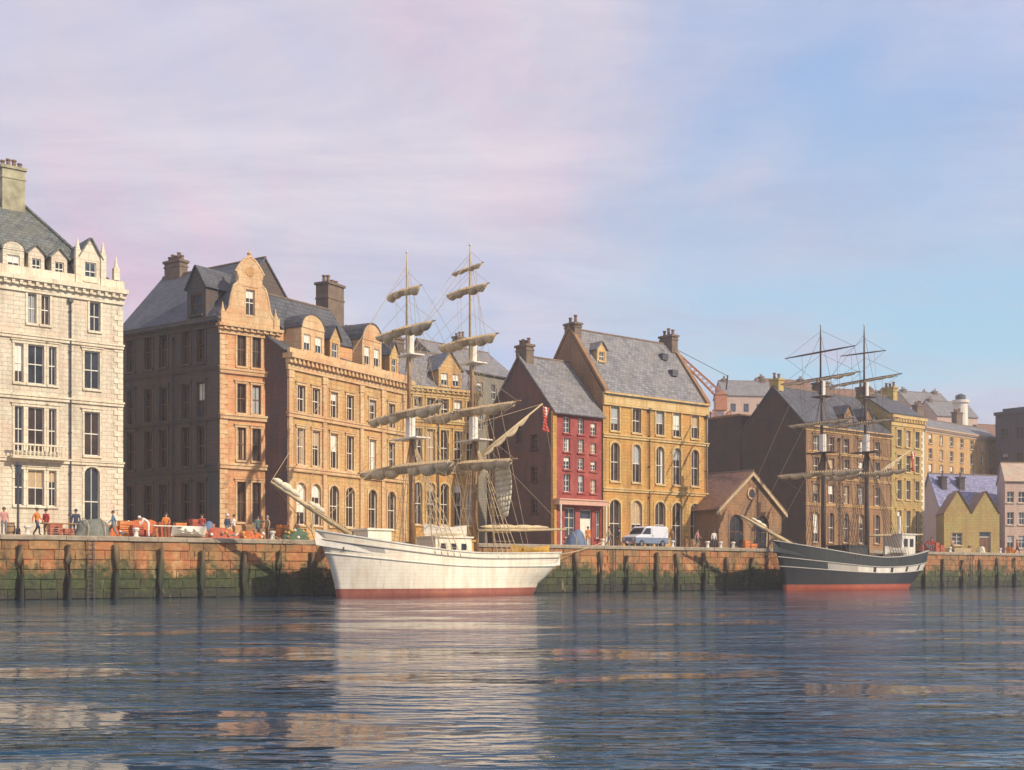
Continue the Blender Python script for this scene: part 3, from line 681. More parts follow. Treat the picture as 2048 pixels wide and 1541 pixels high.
# corner pavilion dormer with pinnacle
x = S.u(180); dm = dormer(S.o, x, -.1, H + .1, 1.5, 2.2, 1.3, 'trim_white', 'slate_green', 'gable', 3.5)
for s in (-.95, .95):
    m = MB(); m.box(x + s - .2, x + s + .2, -.25, .15, H + .08, H + 2.6); m.tube([(x + s, -.05, H + 2.6), (x + s, -.05, H + 2.9), (x + s, -.05, H + 3.5)], [.22, .14, .03], 8); m.build('pinnacle', 'trim_white', S.o)
x = S.u(232); m = MB(); m.box(x - .22, x + .22, -.22, .22, H + .76, H + 1.7); m.tube([(x, 0, H + 1.7), (x, 0, H + 2.0), (x, 0, H + 2.7)], [.2, .12, .02], 8); m.build('pinnacle', 'trim_white', S.o)
cl = S.local(ptD(20, 95.5))
chimney(S.o, cl[0], DEP / 2, H + rz_ - 1.2, 1.7, 1.3, zat(345, 95.5) - QZ - (H + rz_ - 1.2), 4, 'chimney_pale')

# 2. shaded olive tenement along the side street
c2 = pt(440, 14)
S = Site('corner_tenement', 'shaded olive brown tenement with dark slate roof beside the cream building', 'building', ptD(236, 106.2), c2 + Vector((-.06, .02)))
H = S.z(400, 640); L = S.L
cols = [S.u(p) for p in (262, 297, 327, 372, 402)]
yr = [(660, 732), (772, 842), (857, 935), (968, 1042)]
sp = []
for a, b in yr:
    v = S.z(350, b); h = S.z(350, a) - v
    for c in cols: sp.append((c, v, .95, h, 'sash'))
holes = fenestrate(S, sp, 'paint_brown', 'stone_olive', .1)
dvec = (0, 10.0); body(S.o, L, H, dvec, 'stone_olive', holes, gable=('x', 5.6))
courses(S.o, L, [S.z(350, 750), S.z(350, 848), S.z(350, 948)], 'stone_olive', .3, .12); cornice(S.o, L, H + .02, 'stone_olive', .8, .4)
roof_x(S.o, L, H, dvec, 5.6, 'slate_blue')
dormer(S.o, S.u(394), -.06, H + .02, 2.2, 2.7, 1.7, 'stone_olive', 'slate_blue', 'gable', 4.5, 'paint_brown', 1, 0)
chimney(S.o, S.back(352, 5), 5.0, H + 4.8, 2.0, .9, 2.0, 5)
downpipe(S, 348, H)
axis2 = Vector((-S.d.y, S.d.x))

# 3. narrow sandstone corner block with curved gable
S = Site('gabled_tenement', 'narrow orange sandstone block with ornate curved gable beside the shaded tenement', 'building', pt(440, 14), pt(557, 14))
H = S.z(500, 655); L = S.L
lx, ly = S.local(S.P1 + axis2 * 9.5)
cols = [S.u(483), S.u(513)]; sp = []
for a, b in [(668, 735), (770, 828), (857, 922), (965, 1045)]:
    v = S.z(500, b); h = S.z(500, a) - v
    for c in cols: sp.append((c, v, .78, h, 'sash'))
holes = fenestrate(S, sp, 'paint_brown', 'trim_sand', .35, glass='glass_warm')
body(S.o, L, H, (lx, ly), 'stone_sand', holes)
courses(S.o, L, [S.z(500, 752), S.z(500, 842), S.z(500, 940)], 'trim_sand', .45, .2); cornice(S.o, L, H + .03, 'trim_sand', .8, .5)
quoins(S, -.03, 1, 0, H - .8, 'trim_sand'); quoins(S, L + .03, -1, 0, H - .8, 'trim_sand')
gz = S.z(500, 517) - H
roof_y(S.o, L, H, (lx, ly), gz * .52, 'slate_blue', .1, -.55)
# curved (Dutch) gable front
prof = [(0, 0), (.02, .10), (.10, .13), (.16, .22), (.20, .42), (.24, .55), (.30, .60), (.30, .72), (.27, .76), (.33, .85), (.42, .95), (.5, 1.0)]
pl = [(x * L, z * gz) for x, z in prof] + [((1 - x) * L, z * gz) for x, z in prof[-2::-1]]
gw, gh = .8, 2.1; gv = .16 * gz
m = MB(); hole = (L / 2 - gw / 2, gv, gw, gh)
# split the gable left / right / above / below the opening
lft = [(x, z) for x, z in pl if x < L / 2 - gw / 2 - .01]; 
def strip(m, y0, y1):
    zs = sorted({z for x, z in pl} | {gv, gv + gh})
    def xl(z):
        best = 0
        hl = [(x * L, zz_ * gz) for x, zz_ in prof]
        for (xa, za), (xb, zb) in zip(hl, hl[1:]):
            if za <= z <= zb and zb > za: best = xa + (xb - xa) * (z - za) / (zb - za); break
        return best
    for za, zb in zip(zs, zs[1:]):
        if zb - za < 1e-4: continue
        e = 1e-4; a, b = xl(za + e), xl(zb - e); segs = [(a, L - a, b, L - b)]
        if gv - e <= za and zb <= gv + gh + e: segs = [(a, L / 2 - gw / 2, b, L / 2 - gw / 2), (L / 2 + gw / 2, L - a, L / 2 + gw / 2, L - b)]
        for p, q, r, s_ in segs:
            m.prism([(p, y0, H + .04 + za), (q, y0, H + .04 + za), (s_, y0, H + .04 + zb), (r, y0, H + .04 + zb)], (0, y1 - y0, 0))
strip(m, -.12, .4); m.build('gable', 'trim_sand', S.o)
window(S.o, L / 2, H + .04 + gv, gw, gh, 'sash', 'paint_white', 'glass_warm', 'trim_sand', 1.0, True, rec=.1)
m = MB(); hl = [(x, z) for x, z in pl]
m.tube([(x, .0, H + .1 + z) for x, z in hl[2:-2]], .17, 6); m.build('gable_coping', 'trim_sand', S.o)
m = MB(); m.tube([(L / 2, .1, H + gz + .1), (L / 2, .1, H + gz + .25), (L / 2, .1, H + gz + .4), (L / 2, .1, H + gz + .6)], [.2, .12, .2, .05], 8); m.build('finial', 'trim_sand', S.o)
m = MB(); m.tube([(L / 2, -.16, H + .8 * gz), (L / 2, .05, H + .8 * gz)], .42, 14); m.build('roundel', 'stone_gold', S.o)
for s in (0.25, L - .25):
    m = MB(); m.box(s - .25, s + .25, -.22, .3, H + .045, H + 1.0); m.tube([(s, .05, H + 1.0), (s, .05, H + 1.25), (s, .05, H + 1.8)], [.22, .12, .02], 8); m.build('pinnacle', 'trim_sand', S.o)

# 4. long golden tenement behind the white ship, stepping down to a lower wing
S = Site('long_tenement', 'long golden stone tenement with heavy cornice and dormers behind the white ship', 'building', ptD(575, 100.5), ptD(815, 115.5))
H = S.z(577, 708); L = S.L
rows = [(772, 825), (858, 930), (966, 1050)]; sp = []
for i, (a, b) in enumerate(rows):
    v = S.z(605, b); h = S.z(605, a) - v
    for c in (602, 632, 668, 700, 745, 783):
        sp.append((S.u(c), v, 1.0 if i < 2 else 1.25, h, 'sash' if i < 2 else 'arch'))
holes = fenestrate(S, sp, 'paint_white', 'trim_sand', .5, glass='glass_warm')
body(S.o, L, H, (0, 11), 'stone_gold', holes, gable=('x', 3.8), shade_lmat='umber_shade')
courses(S.o, L, [S.z(605, 838), S.z(605, 945)], 'trim_sand', .45, .2)
cornice(S.o, L, H + .04, 'trim_sand', 1.3, .7)
for px in (580, 648, 722, 765, 808):
    x = min(max(S.u(px), .3), L - .3); m = MB(); m.box(x - .25, x + .25, -.14, .04, 0, H - 1.31); m.box(x - .34, x + .34, -.2, .04, H - 1.9, H - 1.312); m.build('pilaster', 'trim_sand', S.o)
m = MB(); m.box(-.05, L + .05, -.3, .0, H + .042, H + .5); m.build('parapet', 'trim_sand', S.o)
roof_x(S.o, L, H, (0, 11), 3.8, 'slate_blue', -.3)
dormer(S.o, S.u(627), .05, H + .3, 3.0, 2.2, 1.2, 'trim_sand', 'slate_blue', 'arch', 3.5, 'paint_white', 2, 1)
dormer(S.o, S.u(672), .1, H + .3, 1.4, 2.0, 1.1, 'stone_gold', 'slate_blue', 'gable', 3.0)
dormer(S.o, S.u(745), .05, H + .3, 2.9, 2.6, 1.5, 'trim_sand', 'slate_blue', 'arch', 3.8, 'paint_white', 2, 1)
dormer(S.o, S.u(790), .1, H + .3, 1.4, 2.0, 1.1, 'stone_gold', 'slate_blue', 'gable', 3.0)
chimney(S.o, S.back(660, 4), 4.0, H + 1.6, 2.3, 1.4, zat(575, 112) - QZ - H - 1.6, 4)
chimney(S.o, L - 1.0, 5.5, H + 2.6, 1.0, 2.2, 2.2, 4)
S4 = S
S = Site('low_tenement', 'lower golden wing with one small gable, half hidden by the white ship masts', 'building', ptD(815, 115.9), ptD(957, 120.5))
H = S.z(880, 778); L = S.L
rows = [(795, 835), (858, 930), (966, 1050)]; sp = []
for i, (a, b) in enumerate(rows):
    v = S.z(850, b); h = S.z(850, a) - v
    for c in (836, 862, 889, 916, 941): sp.append((S.u(c), v, .9, h, 'sash' if i < 2 else 'arch'))
holes = fenestrate(S, sp, 'paint_white', 'trim_ochre', .4, glass='glass_warm')
body(S.o, L, H, (0, 9), 'stone_ochre', holes, gable=('x', 4.0)); courses(S.o, L, [S.z(850, 845), S.z(850, 945)], 'trim_ochre', .35, .15); cornice(S.o, L, H + .03, 'trim_ochre', .8, .45)
roof_x(S.o, L, H, (0, 9), 4.0, 'slate_grey')
dormer(S.o, S.u(900), -.05, H + .05, 2.6, 1.9, 1.7, 'stone_gold', 'slate_grey', 'gable', 3.0, 'paint_white', 2, 1)
chimney(S.o, S.u(838), 4.5, H + 3.2, 1.6, .8, 1.9, 3)
downpipe(S, 875, H)

# 4c. grey-green house seen in the gap
S = Site('background_house', 'pale grey green house standing back in the gap left of the red warehouse', 'building', ptD(890, 139), ptD(1030, 148))
H = S.z(960, 745); L = S.L; sp = []
for a, b in ((765, 795), (820, 860)):
    v = S.z(960, b); h = S.z(960, a) - v
    for c in (905, 932, 960, 988, 1015): sp.append((S.u(c), v, .9, h, 'sash'))
holes = fenestrate(S, sp, 'paint_white', None, .2); body(S.o, L, H, (0, 9), 'stone_mist', holes, gable=('x', 3.4)); roof_x(S.o, L, H, (0, 9), 3.4, 'slate_grey')
chimney(S.o, S.u(975), 4.5, H + 2.6, 1.6, .8, 2.0, 3)

# 5. red warehouse
S = Site('red_warehouse', 'tall narrow red brick warehouse with grey slate roof and shaded gable end', 'warehouse', pt(1107, 8), pt(1203, 8))
H = S.z(1107, 820); L = S.L; DEP = 10.0; rise = 5.5
sp = []
cols = [S.u(1134), S.u(1162), S.u(1187)]
for a, b in ((836, 868), (878, 905), (915, 940), (950, 985)):
    v = S.z(1150, b); h = S.z(1150, a) - v
    for i, c in enumerate(cols): sp.append((c, v, .72 if i else .8, h * (1 if i < 2 else .8), 'cross'))
v = .25
sp.append((S.u(1140), .9, 1.3, S.z(1140, 1016) - .9, 'cross', 0)); sp.append((S.u(1172), .05, 1.5, S.z(1172, 1020) - .05, 'door', 'paint_white')); sp.append((S.u(1196), .9, .6, S.z(1140, 1020) - .9, 'sash', 0))
holes = fenestrate(S, sp, 'paint_white', 'stone_red', .55, surround=False, glass='glass_blue')
lh = []
for zc in (3.2, 6.2, 9.2):
    for uc in (2.6, 7.2):
        lh.append((uc - .45, zc, .9, 1.4)); window(S.o, uc, zc, .9, 1.4, 'cross', 'paint_brown', 'glass_dark', 'stone_dark', 0, False, loc=lambda u, v, y: (y, DEP - u, v), rz=rad(-90))
lh.append((4.5, 9.9, 1.0, 1.8)); window(S.o, 5.0, 9.9, 1.0, 1.8, 'door', 'paint_brown', 'glass_dark', None, 'door_dark', False, loc=lambda u, v, y: (y, DEP - u, v), rz=rad(-90))
body(S.o, L, H, (0, DEP), 'stone_red', holes, lh, gable=('x', rise), shade_lmat='umber_shade')
roof_x(S.o, L, H, (0, DEP), rise, 'slate_grey', .4, .15)
z = S.z(1160, 1012); m = MB(); m.box(-.05, L + .02, -.9, -.0, z, z + .42); m.box(-.1, L + .02, -1.0, 0, z + .422, z + .55); can = m.build('canopy', 'paint_pink', S.o)
for x in (.15, L - .2):
    m = MB(); m.tube([(x, -.85, 0), (x, -.85, z - .002)], .08, 8); m.build('post', 'paint_white', can)
m = MB(); m.box(-.2, .25, -.16, .12, 0, H - .1); m.build('pilaster', 'stone_ochre', S.o)
chimney(S.o, .7, DEP / 2, H + rise - 1.0, .9, 1.6, 2.0, 4)

# 6. ochre warehouse with the long slate roof
S = Site('ochre_warehouse', 'broad ochre stone warehouse under a long steep grey slate roof behind the van', 'warehouse', pt(1206, 8.1), pt(1415, 8.1))
H = S.z(1206, 784); L = S.L; DEP = 9.8; rise = 6.6
sp = []
cols = [S.u(p) for p in (1230, 1273, 1320, 1354, 1390)]
v = S.z(1310, 870); h = S.z(1310, 822) - v
for c in cols: sp.append((c, v, 1.15, h, 'sash', .7))
v = S.z(1310, 968); h = S.z(1310, 893) - v
for c in cols: sp.append((c, v, 1.15, h, 'arch'))
h = S.z(1310, 1004) - .1
for i, c in enumerate(cols): sp.append((c, .1, 1.45, h, 'arch'))
holes = fenestrate(S, sp, 'paint_white', 'trim_ochre', .5, glass='glass_warm')
body(S.o, L, H, (0, DEP), 'stone_ochre', holes, gable=('x', rise), shade_lmat='stone_brown')
courses(S.o, L, [S.z(1310, 884), S.z(1310, 988)], 'trim_ochre', .35, .14)
m = MB(); m.box(-.02, L + .02, -.2, .05, H - 1.2, H - .15); m.build('frieze', 'trim_ochre', S.o); m = MB(); m.box(-.05, L + .05, -.42, .05, H - .148, H + .02); m.build('cornice', 'trim_ochre', S.o)
roof_x(S.o, L, H, (0, DEP), rise, 'slate_grey', .25, -.3)
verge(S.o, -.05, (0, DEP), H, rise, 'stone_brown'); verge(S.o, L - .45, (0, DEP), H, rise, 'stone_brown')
downpipe(S, 1297, H); downpipe(S, 1411, H)
chimney(S.o, .55, DEP / 2, H + rise - .8, .9, 1.5, 1.3, 2); chimney(S.o, L - .6, DEP / 2, H + rise - .8, .9, 1.8, 1.7, 3)
dormer(S.o, 1.9, 2.2, H + 3.2, 1.2, 1.4, .7, 'trim_ochre', 'slate_grey', 'gable', 2.4)
m = MB()
for k in (.42, .7): 
    y = DEP / 2 * k; z = H + rise * k
    m.box(L * .8 - .4, L * .8 + .4, y - .35, y + .3, z + .1, z + .75)
m.build('skylight', 'slate_blue', S.o)

# 7. dark warehouse
S = Site('dark_warehouse', 'dark brown warehouse with shadowed gable end and flat rear wing behind the black ship', 'warehouse', pt(1612, 10), pt(1781, 10))
H = S.z(1612, 850); L = S.L; DEP = 9.5; rise = 4.8; sp = []
for a, b, st in ((872, 902, 'sash'), (915, 950, 'sash'), (968, 1005, 'sash'), (1025, 1085, 'arch')):
    v = max(.15, S.z(1640, b)); h = S.z(1640, a) - v
    for c in (1632, 1662, 1692, 1722, 1754): sp.append((S.u(c), v, 1.1, h, st))
holes = fenestrate(S, sp, 'paint_white', 'stone_brown', .45, glass='glass_warm')
body(S.o, L, H, (0, DEP), 'stone_brown', holes, gable=('x', rise), shade_lmat='stone_dark'); cornice(S.o, L, H + .02, 'stone_gold', .6, .35); courses(S.o, L, [S.z(1640, 908), S.z(1640, 958), S.z(1640, 1012)], 'stone_gold', .28, .1)
roof_x(S.o, L, H, (0, DEP), rise, 'slate_blue', .3, .1)
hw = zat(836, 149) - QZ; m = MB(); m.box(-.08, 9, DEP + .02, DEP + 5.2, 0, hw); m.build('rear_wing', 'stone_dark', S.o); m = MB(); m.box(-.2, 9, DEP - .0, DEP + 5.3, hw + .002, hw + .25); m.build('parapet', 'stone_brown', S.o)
chimney(S.o, .7, DEP / 2, H + rise - .8, .9, 1.3, 1.6, 2, 'chimney_gold')
chimney(S.o, L * .55, DEP / 2, H + rise - .8, 1.0, 1.8, 2.0, 3)
downpipe(S, 1677, H)
dormer(S.o, S.u(1705), .6, H + .4, 1.5, 1.6, 1.0, 'stone_brown', 'slate_blue', 'gable', 2.6); dormer(S.o, S.u(1745), .6, H + .4, 1.5, 1.6, 1.0, 'stone_brown', 'slate_blue', 'gable', 2.6)
# 8. cream end house
S = Site('end_tenement', 'tall narrow cream tenement at the right end of the dark warehouse', 'building', pt(1783, 10), pt(1848, 10))
H = S.z(1786, 830); L = S.L; sp = []
for a, b, st in ((862, 895, 'sash'), (912, 945, 'sash'), (962, 1000, 'sash'), (1022, 1085, 'sash')):
    v = max(.3, S.z(1815, b)); h = S.z(1815, a) - v
    for c in (1798, 1816, 1834): sp.append((S.u(c), v, .95, h, st))
holes = fenestrate(S, sp, 'paint_white', 'trim_ochre', .4); body(S.o, L, H, (0, 9), 'stone_lime', holes, gable=('x', 3)); cornice(S.o, L, H + .02, 'trim_ochre', 1.3, .4); roof_x(S.o, L, H, (0, 9), 3.0, 'slate_blue', -.2)
quoins(S, L + .03, -1, 0, H - 1.3, 'trim_white'); chimney(S.o, L - .6, 4.5, H + 2.2, .9, 1.6, 2.0, 3, 'chimney_gold'); chimney(S.o, .6, 4.5, H + 2.2, .8, 1.5, 1.5, 2)

# 9. small brown gabled house
S = Site('gabled_boathouse', 'small brown house with steep gable and two dark arched doors facing the quay', 'house', pt(1437, 5), pt(1563, 5))
L = S.L; H = S.z(1440, 1015); rise = S.z(1500, 945) - H; sp = [(L * .27, .08, 2.1, H * .82, 'arch'), (L * .68, .08, 2.1, H * .82, 'arch')]
holes = fenestrate(S, sp, 'paint_brown', 'stone_brown', 0, glass='glass_dark')
body(S.o, L, H, (0, 8), 'stone_brown', holes, gable=('y', rise)); roof_y(S.o, L, H, (0, 8), rise, 'tile_brown', .5, .35)
m = MB(); m.tube([(L / 2, -.15, H + rise * .42), (L / 2, .03, H + rise * .42)], .62, 16); c = m.build('round_vent', 'trim_sand', S.o); m = MB(); m.tube([(L / 2, -.17, H + rise * .42), (L / 2, -.152, H + rise * .42)], .45, 16); m.build('pane', 'glass_dark', c)
for s in (0, 1):
    m = MB(); a = Vector((L / 2, -.36, H + rise + .02)); b = Vector((-.55 if s == 0 else L + .55, -.36, H - .55 * rise / (L / 2))); m.prism([a, b, b - Vector((0, 0, .35)), a - Vector((0, 0, .35))], (0, .14, 0)); m.build('bargeboard', 'spar_pale', S.o)

# 10. small twin-gabled cottage
S = Site('twin_gabled_cottage', 'small lime yellow cottage with two pointed gables and brown door near right edge', 'house', ptD(1888, 150), ptD(1999, 151))
L = S.L; H = S.z(1900, 1028); rise = S.z(1935, 983) - H
sp = [(L * .24, 1.0, 1.3, 1.5, 'cross'), (L * .74, .05, 1.5, 2.6, 'door', 'paint_brown')]
holes = fenestrate(S, sp, 'paint_white', 'trim_ochre', .4, False)
m = MB(); wall(m, lambda u, v, y: (u, y, v), L, H, holes); Dp = 7.0; sx = 2.5
m.face((0, 0, 0), (sx, Dp, 0), (sx, Dp, H), (0, 0, H)); m.face((L, 0, 0), (L + sx, Dp, 0), (L + sx, Dp, H), (L, 0, H)); m.face((sx, Dp, 0), (L + sx, Dp, 0), (L + sx, Dp, H), (sx, Dp, H))
for x0 in (0, L / 2):
    for y, q in ((0, 0), (Dp, sx)): m.face((x0 + q, y, H), (x0 + L / 2 + q, y, H), (x0 + L / 4 + q, y, H + rise))
m.build('wall', 'stone_lime', S.o)
for x0 in (0, L / 2):
    m = MB()
    for s in (-1, 1): slab(m, (x0 + L / 4 + s * (L / 4), -.12, H + .04), (x0 + L / 4 + s * (L / 4) + sx, Dp, H + .04), (x0 + L / 4 + sx, Dp, H + rise + .04), (x0 + L / 4, -.12, H + rise + .04), .1)
    m.build('roof', 'tile_brown', S.o)
# 11. violet-roofed shed behind it
S = Site('slate_roofed_shed', 'long shed with violet blue slate roof and two dark chimneys behind the yellow cottage', 'shed', ptD(1878, 172), ptD(2014, 176))
L = S.L; H = S.z(1930, 1012); sp = [(L * (k + .5) / 5, 1.2, 1.2, 1.8, 'sash') for k in range(5)]; holes = fenestrate(S, sp, 'paint_white', None, .2)
rise = zat(952, 178) - QZ - H; body(S.o, L, H, (3, 8), 'stone_rose', holes, gable=('x', rise)); roof_x(S.o, L, H, (3, 8), rise, 'slate_violet', .4, .2)
chimney(S.o, S.u(1906), 2.2, H + rise * .4, .9, .8, 2.2, 1, 'stone_soot'); chimney(S.o, S.u(1942), 2.2, H + rise * .4, .9, .8, 2.2, 1, 'stone_soot')
# 12. tan block behind
S = Site('terrace_block', 'hazy tan five storey block with rows of windows behind the violet roofed shed', 'building', ptD(1850, 188), ptD(1992, 204))
L = S.L; H = S.z(1900, 862); sp = []
for a, b in ((876, 894), (904, 924), (934, 955), (970, 1000)):
    v = S.z(1910, b); h = S.z(1910, a) - v
    for k in range(7): sp.append((L * (k + .5) / 7, v, 1.1, h, 'sash'))
holes = fenestrate(S, sp, 'paint_white', 'stone_pale', .4, False); body(S.o, L, H, (7, 8), 'stone_gold', holes, gable=('x', 2)); cornice(S.o, L, H + .02, 'stone_pale', .8, .4); roof_x(S.o, L, H, (7, 8), 2.0, 'slate_grey', .2)
chimney(S.o, L * .3, 5, H + 2.4, 2.0, .9, 1.8, 4); chimney(S.o, L * .85, 5, H + 2.4, 2.0, .9, 1.8, 4)
# 13. dark granary at right edge
S = Site('dark_granary', 'dark soot grey block with flat top at the right edge', 'building', pt(2106, 19), pt(2230, 19))
L = S.L; H = zat(816, 190) - QZ; sp = []; GD = 9.6
lh = []
for zc in (H - 4.0, H - 8.0):
    for uc in (1.6, 4.2, 6.8): lh.append((uc - .5, zc, 1.0, 1.8)); window(S.o, uc, zc, 1.0, 1.8, 'cross', 'paint_brown', 'glass_dark', 'stone_soot', .4, False, loc=lambda u, v, y: (y, GD - u, v), rz=rad(-90))
body(S.o, L, H, (0, GD), 'stone_soot', [], lh); m = MB(); m.box(-.2, L + .2, -.25, GD + .2, H + .002, H + .5); m.build('parapet', 'stone_soot', S.o)
m = MB(); m.box(.4, L - .4, .6, GD - 1, H + .502, H + 1.0); m.build('roof', 'slate_blue', S.o)
# 14. pale pink house at right edge
S = Site('rose_house', 'pale pink rendered house at the far right edge beside the yellow cottage', 'house', ptD(2010, 168), ptD(2100, 169))
L = S.L; H = S.z(2020, 962); sp = []
for v, h in ((1.0, 1.7), (4.2, 1.7), (7.2, 1.5)):
    for k in range(4): sp.append((L * (k + .5) / 4, v, 1.0, h, 'sash'))
holes = fenestrate(S, sp, 'paint_white', 'stone_pale', .5, False); body(S.o, L, H, (2.9, 7), 'stone_rose', holes, gable=('x', 2.6)); roof_x(S.o, L, H, (2.9, 7), 2.6, 'stone_pale', .3)
# 15. white round tower far behind
p = ptD(1921, 250); tw = thing('round_tower', 'slim white round tower with dark cap rising behind the tan block', 'tower', (p.x, p.y, hillz(1921, 250) - 1))
zt = zat(788, 250) - tw.location.z; m = MB(); m.tube([(0, 0, 0), (0, 0, zt * .9), (0, 0, zt * .9 + .01), (0, 0, zt * .93)], [1.9, 1.35, 1.7, 1.7], 20); m.build('shaft', 'hull_stripe', tw, smooth=False)
m = MB(); m.tube([(0, 0, zt * .93), (0, 0, zt * .98), (0, 0, zt)], [1.0, 1.0, .2], 14); m.build('lantern', 'slate_blue', tw)

# distant houses on the hill
def hill_house(px, d, w_, dep, h, rise, rot, wm, rm, label, nw):
    p = ptD(px, d); zb = hillz(px, d) - 1.0
    b = thing('hillside_house', label, 'house', (p.x, p.y, zb), rot, 'houses on the far hillside')
    specs = [(w_ * (k + .5) / nw, 1 + h * .1 + r * h * .45, min(1.3, w_ / nw * .5), h * .22) for k in range(nw) for r in range(2)]
    m = MB(); wall(m, lambda u, v, y: (u, y, v), w_, h + 1, specs)
    for q in (0, w_): m.face((q, 0, 0), (q, dep, 0), (q, dep, h + 1), (q, dep / 2, h + 1 + rise), (q, 0, h + 1))
    m.face((0, dep, 0), (w_, dep, 0), (w_, dep, h + 1), (0, dep, h + 1)); m.build('wall', wm, b)
    roof_x(b, w_, h + 1, (0, dep), rise, rm, .3, .2)
    for u, v, ww, hh in specs: place(winmesh('pane', round(ww, 2), round(hh, 2), '', 'glass_blue'), 'window', b, (u + ww / 2, .15, v))
    for q in (.1, .85): chimney(b, w_ * q, dep / 2, h + rise * .8, 1.0, 1.4, 2.2, 2)
ground_names = [
 (1448, 300, 13, 9, 9, 4, 'stone_rose', 'slate_grey', 'pale pink house low on the hill above the dark flat rear wing'),
 (1530, 305, 15, 9, 8, 4, 'stone_rose', 'tile_brown', 'brown tiled pink house on the hill above the dark gable'),
 (1583, 322, 14, 9, 8, 5, 'stone_pale', 'slate_grey', 'pale grey house on the hilltop left of the black ship foremast'),
 (1672, 318, 15, 9, 8, 4, 'stone_pale', 'tile_brown', 'brown roofed house on the hill between the black ship masts'),
 (1768, 318, 16, 9, 9, 4, 'stone_gold', 'slate_blue', 'wide tan house on the hill right of the black ship mainmast'),
 (1822, 304, 13, 9, 8, 4, 'stone_pale', 'slate_grey', 'pale house on the hill above the cream end tenement'),
 (1874, 300, 12, 9, 8, 4, 'stone_rose', 'slate_grey', 'pale pink house on the hill left of the white tower'),
 (1948, 310, 14, 9, 8, 4, 'stone_rose', 'tile_brown', 'pink house on the hill right of the white tower')]
for px, d, w_, dep, h, rise, wm, rm, lb in ground_names:
    hill_house(px, d, w_, dep, h, rise, R.uniform(-.1, .55), wm, rm, lb, 4)

# red lattice crane behind the ochre warehouse
p = ptD(1441, 172); cr = thing('harbour_crane', 'orange red lattice jib crane rising behind the ochre warehouse', 'crane', (p.x, p.y, QZ))
zb = zat(800, 172) - QZ
m = MB(); m.box(-.8, .8, -.8, .8, zb - 1.5, zb + .6); m.prism([(-.9, -.9, zb + .602), (.9, -.9, zb + .602), (0, -.9, zb + 1.3)], (0, 1.8, 0)); m.build('cab', 'crane_orange', cr)
m = MB()
for sx in (-1, 1):
    for sy in (-1, 1): m.box(sx * 1.2 - .12, sx * 1.2 + .12, sy * 1.2 - .12, sy * 1.2 + .12, 0, zb - 1.502)
for k in range(8):
    z0, z1 = (zb - 1.6) * k / 8, (zb - 1.6) * (k + 1) / 8
    for sy in (-1, 1): m.tube([(-1.2, sy * 1.2, z0), (1.2, sy * 1.2, z1)], .07, 5); m.tube([(1.2, sy * 1.2, z0), (-1.2, sy * 1.2, z1)], .07, 5)
m.build('tower', 'crane_orange', cr)
a, b = Vector((-.5, 0, zb + 1.0)), Vector((ptD(1335, 172).x - p.x, 0, zat(690, 172) - QZ)); m = MB(); ax = (b - a).normalized(); up = ax.cross(Vector((0, 1, 0))).normalized(); n = 12
ch = [Vector((0, .4, 0)) + up * .45, Vector((0, -.4, 0)) + up * .45, Vector((0, .4, 0)) - up * .45, Vector((0, -.4, 0)) - up * .45]
for c in ch: m.tube([a + c, b + c * .3], .075, 5)
for k in range(n):
    p0, p1 = a + (b - a) * k / n, a + (b - a) * (k + 1) / n; f0, f1 = 1 - .7 * k / n, 1 - .7 * (k + 1) / n
    for i, j in ((0, 1), (1, 3), (3, 2), (2, 0)): m.tube([p0 + ch[i] * f0, p1 + ch[j] * f1], .05, 4)
m.build('jib', 'crane_orange', cr)
m = MB(); m.tube([(0.8, 0, zb + 1.4), (1.0, 0, zb + 3.4)], .12, 6); m.tube([(1.0, 0, zb + 3.3), b], .04, 4); m.build('stay', 'iron', cr)

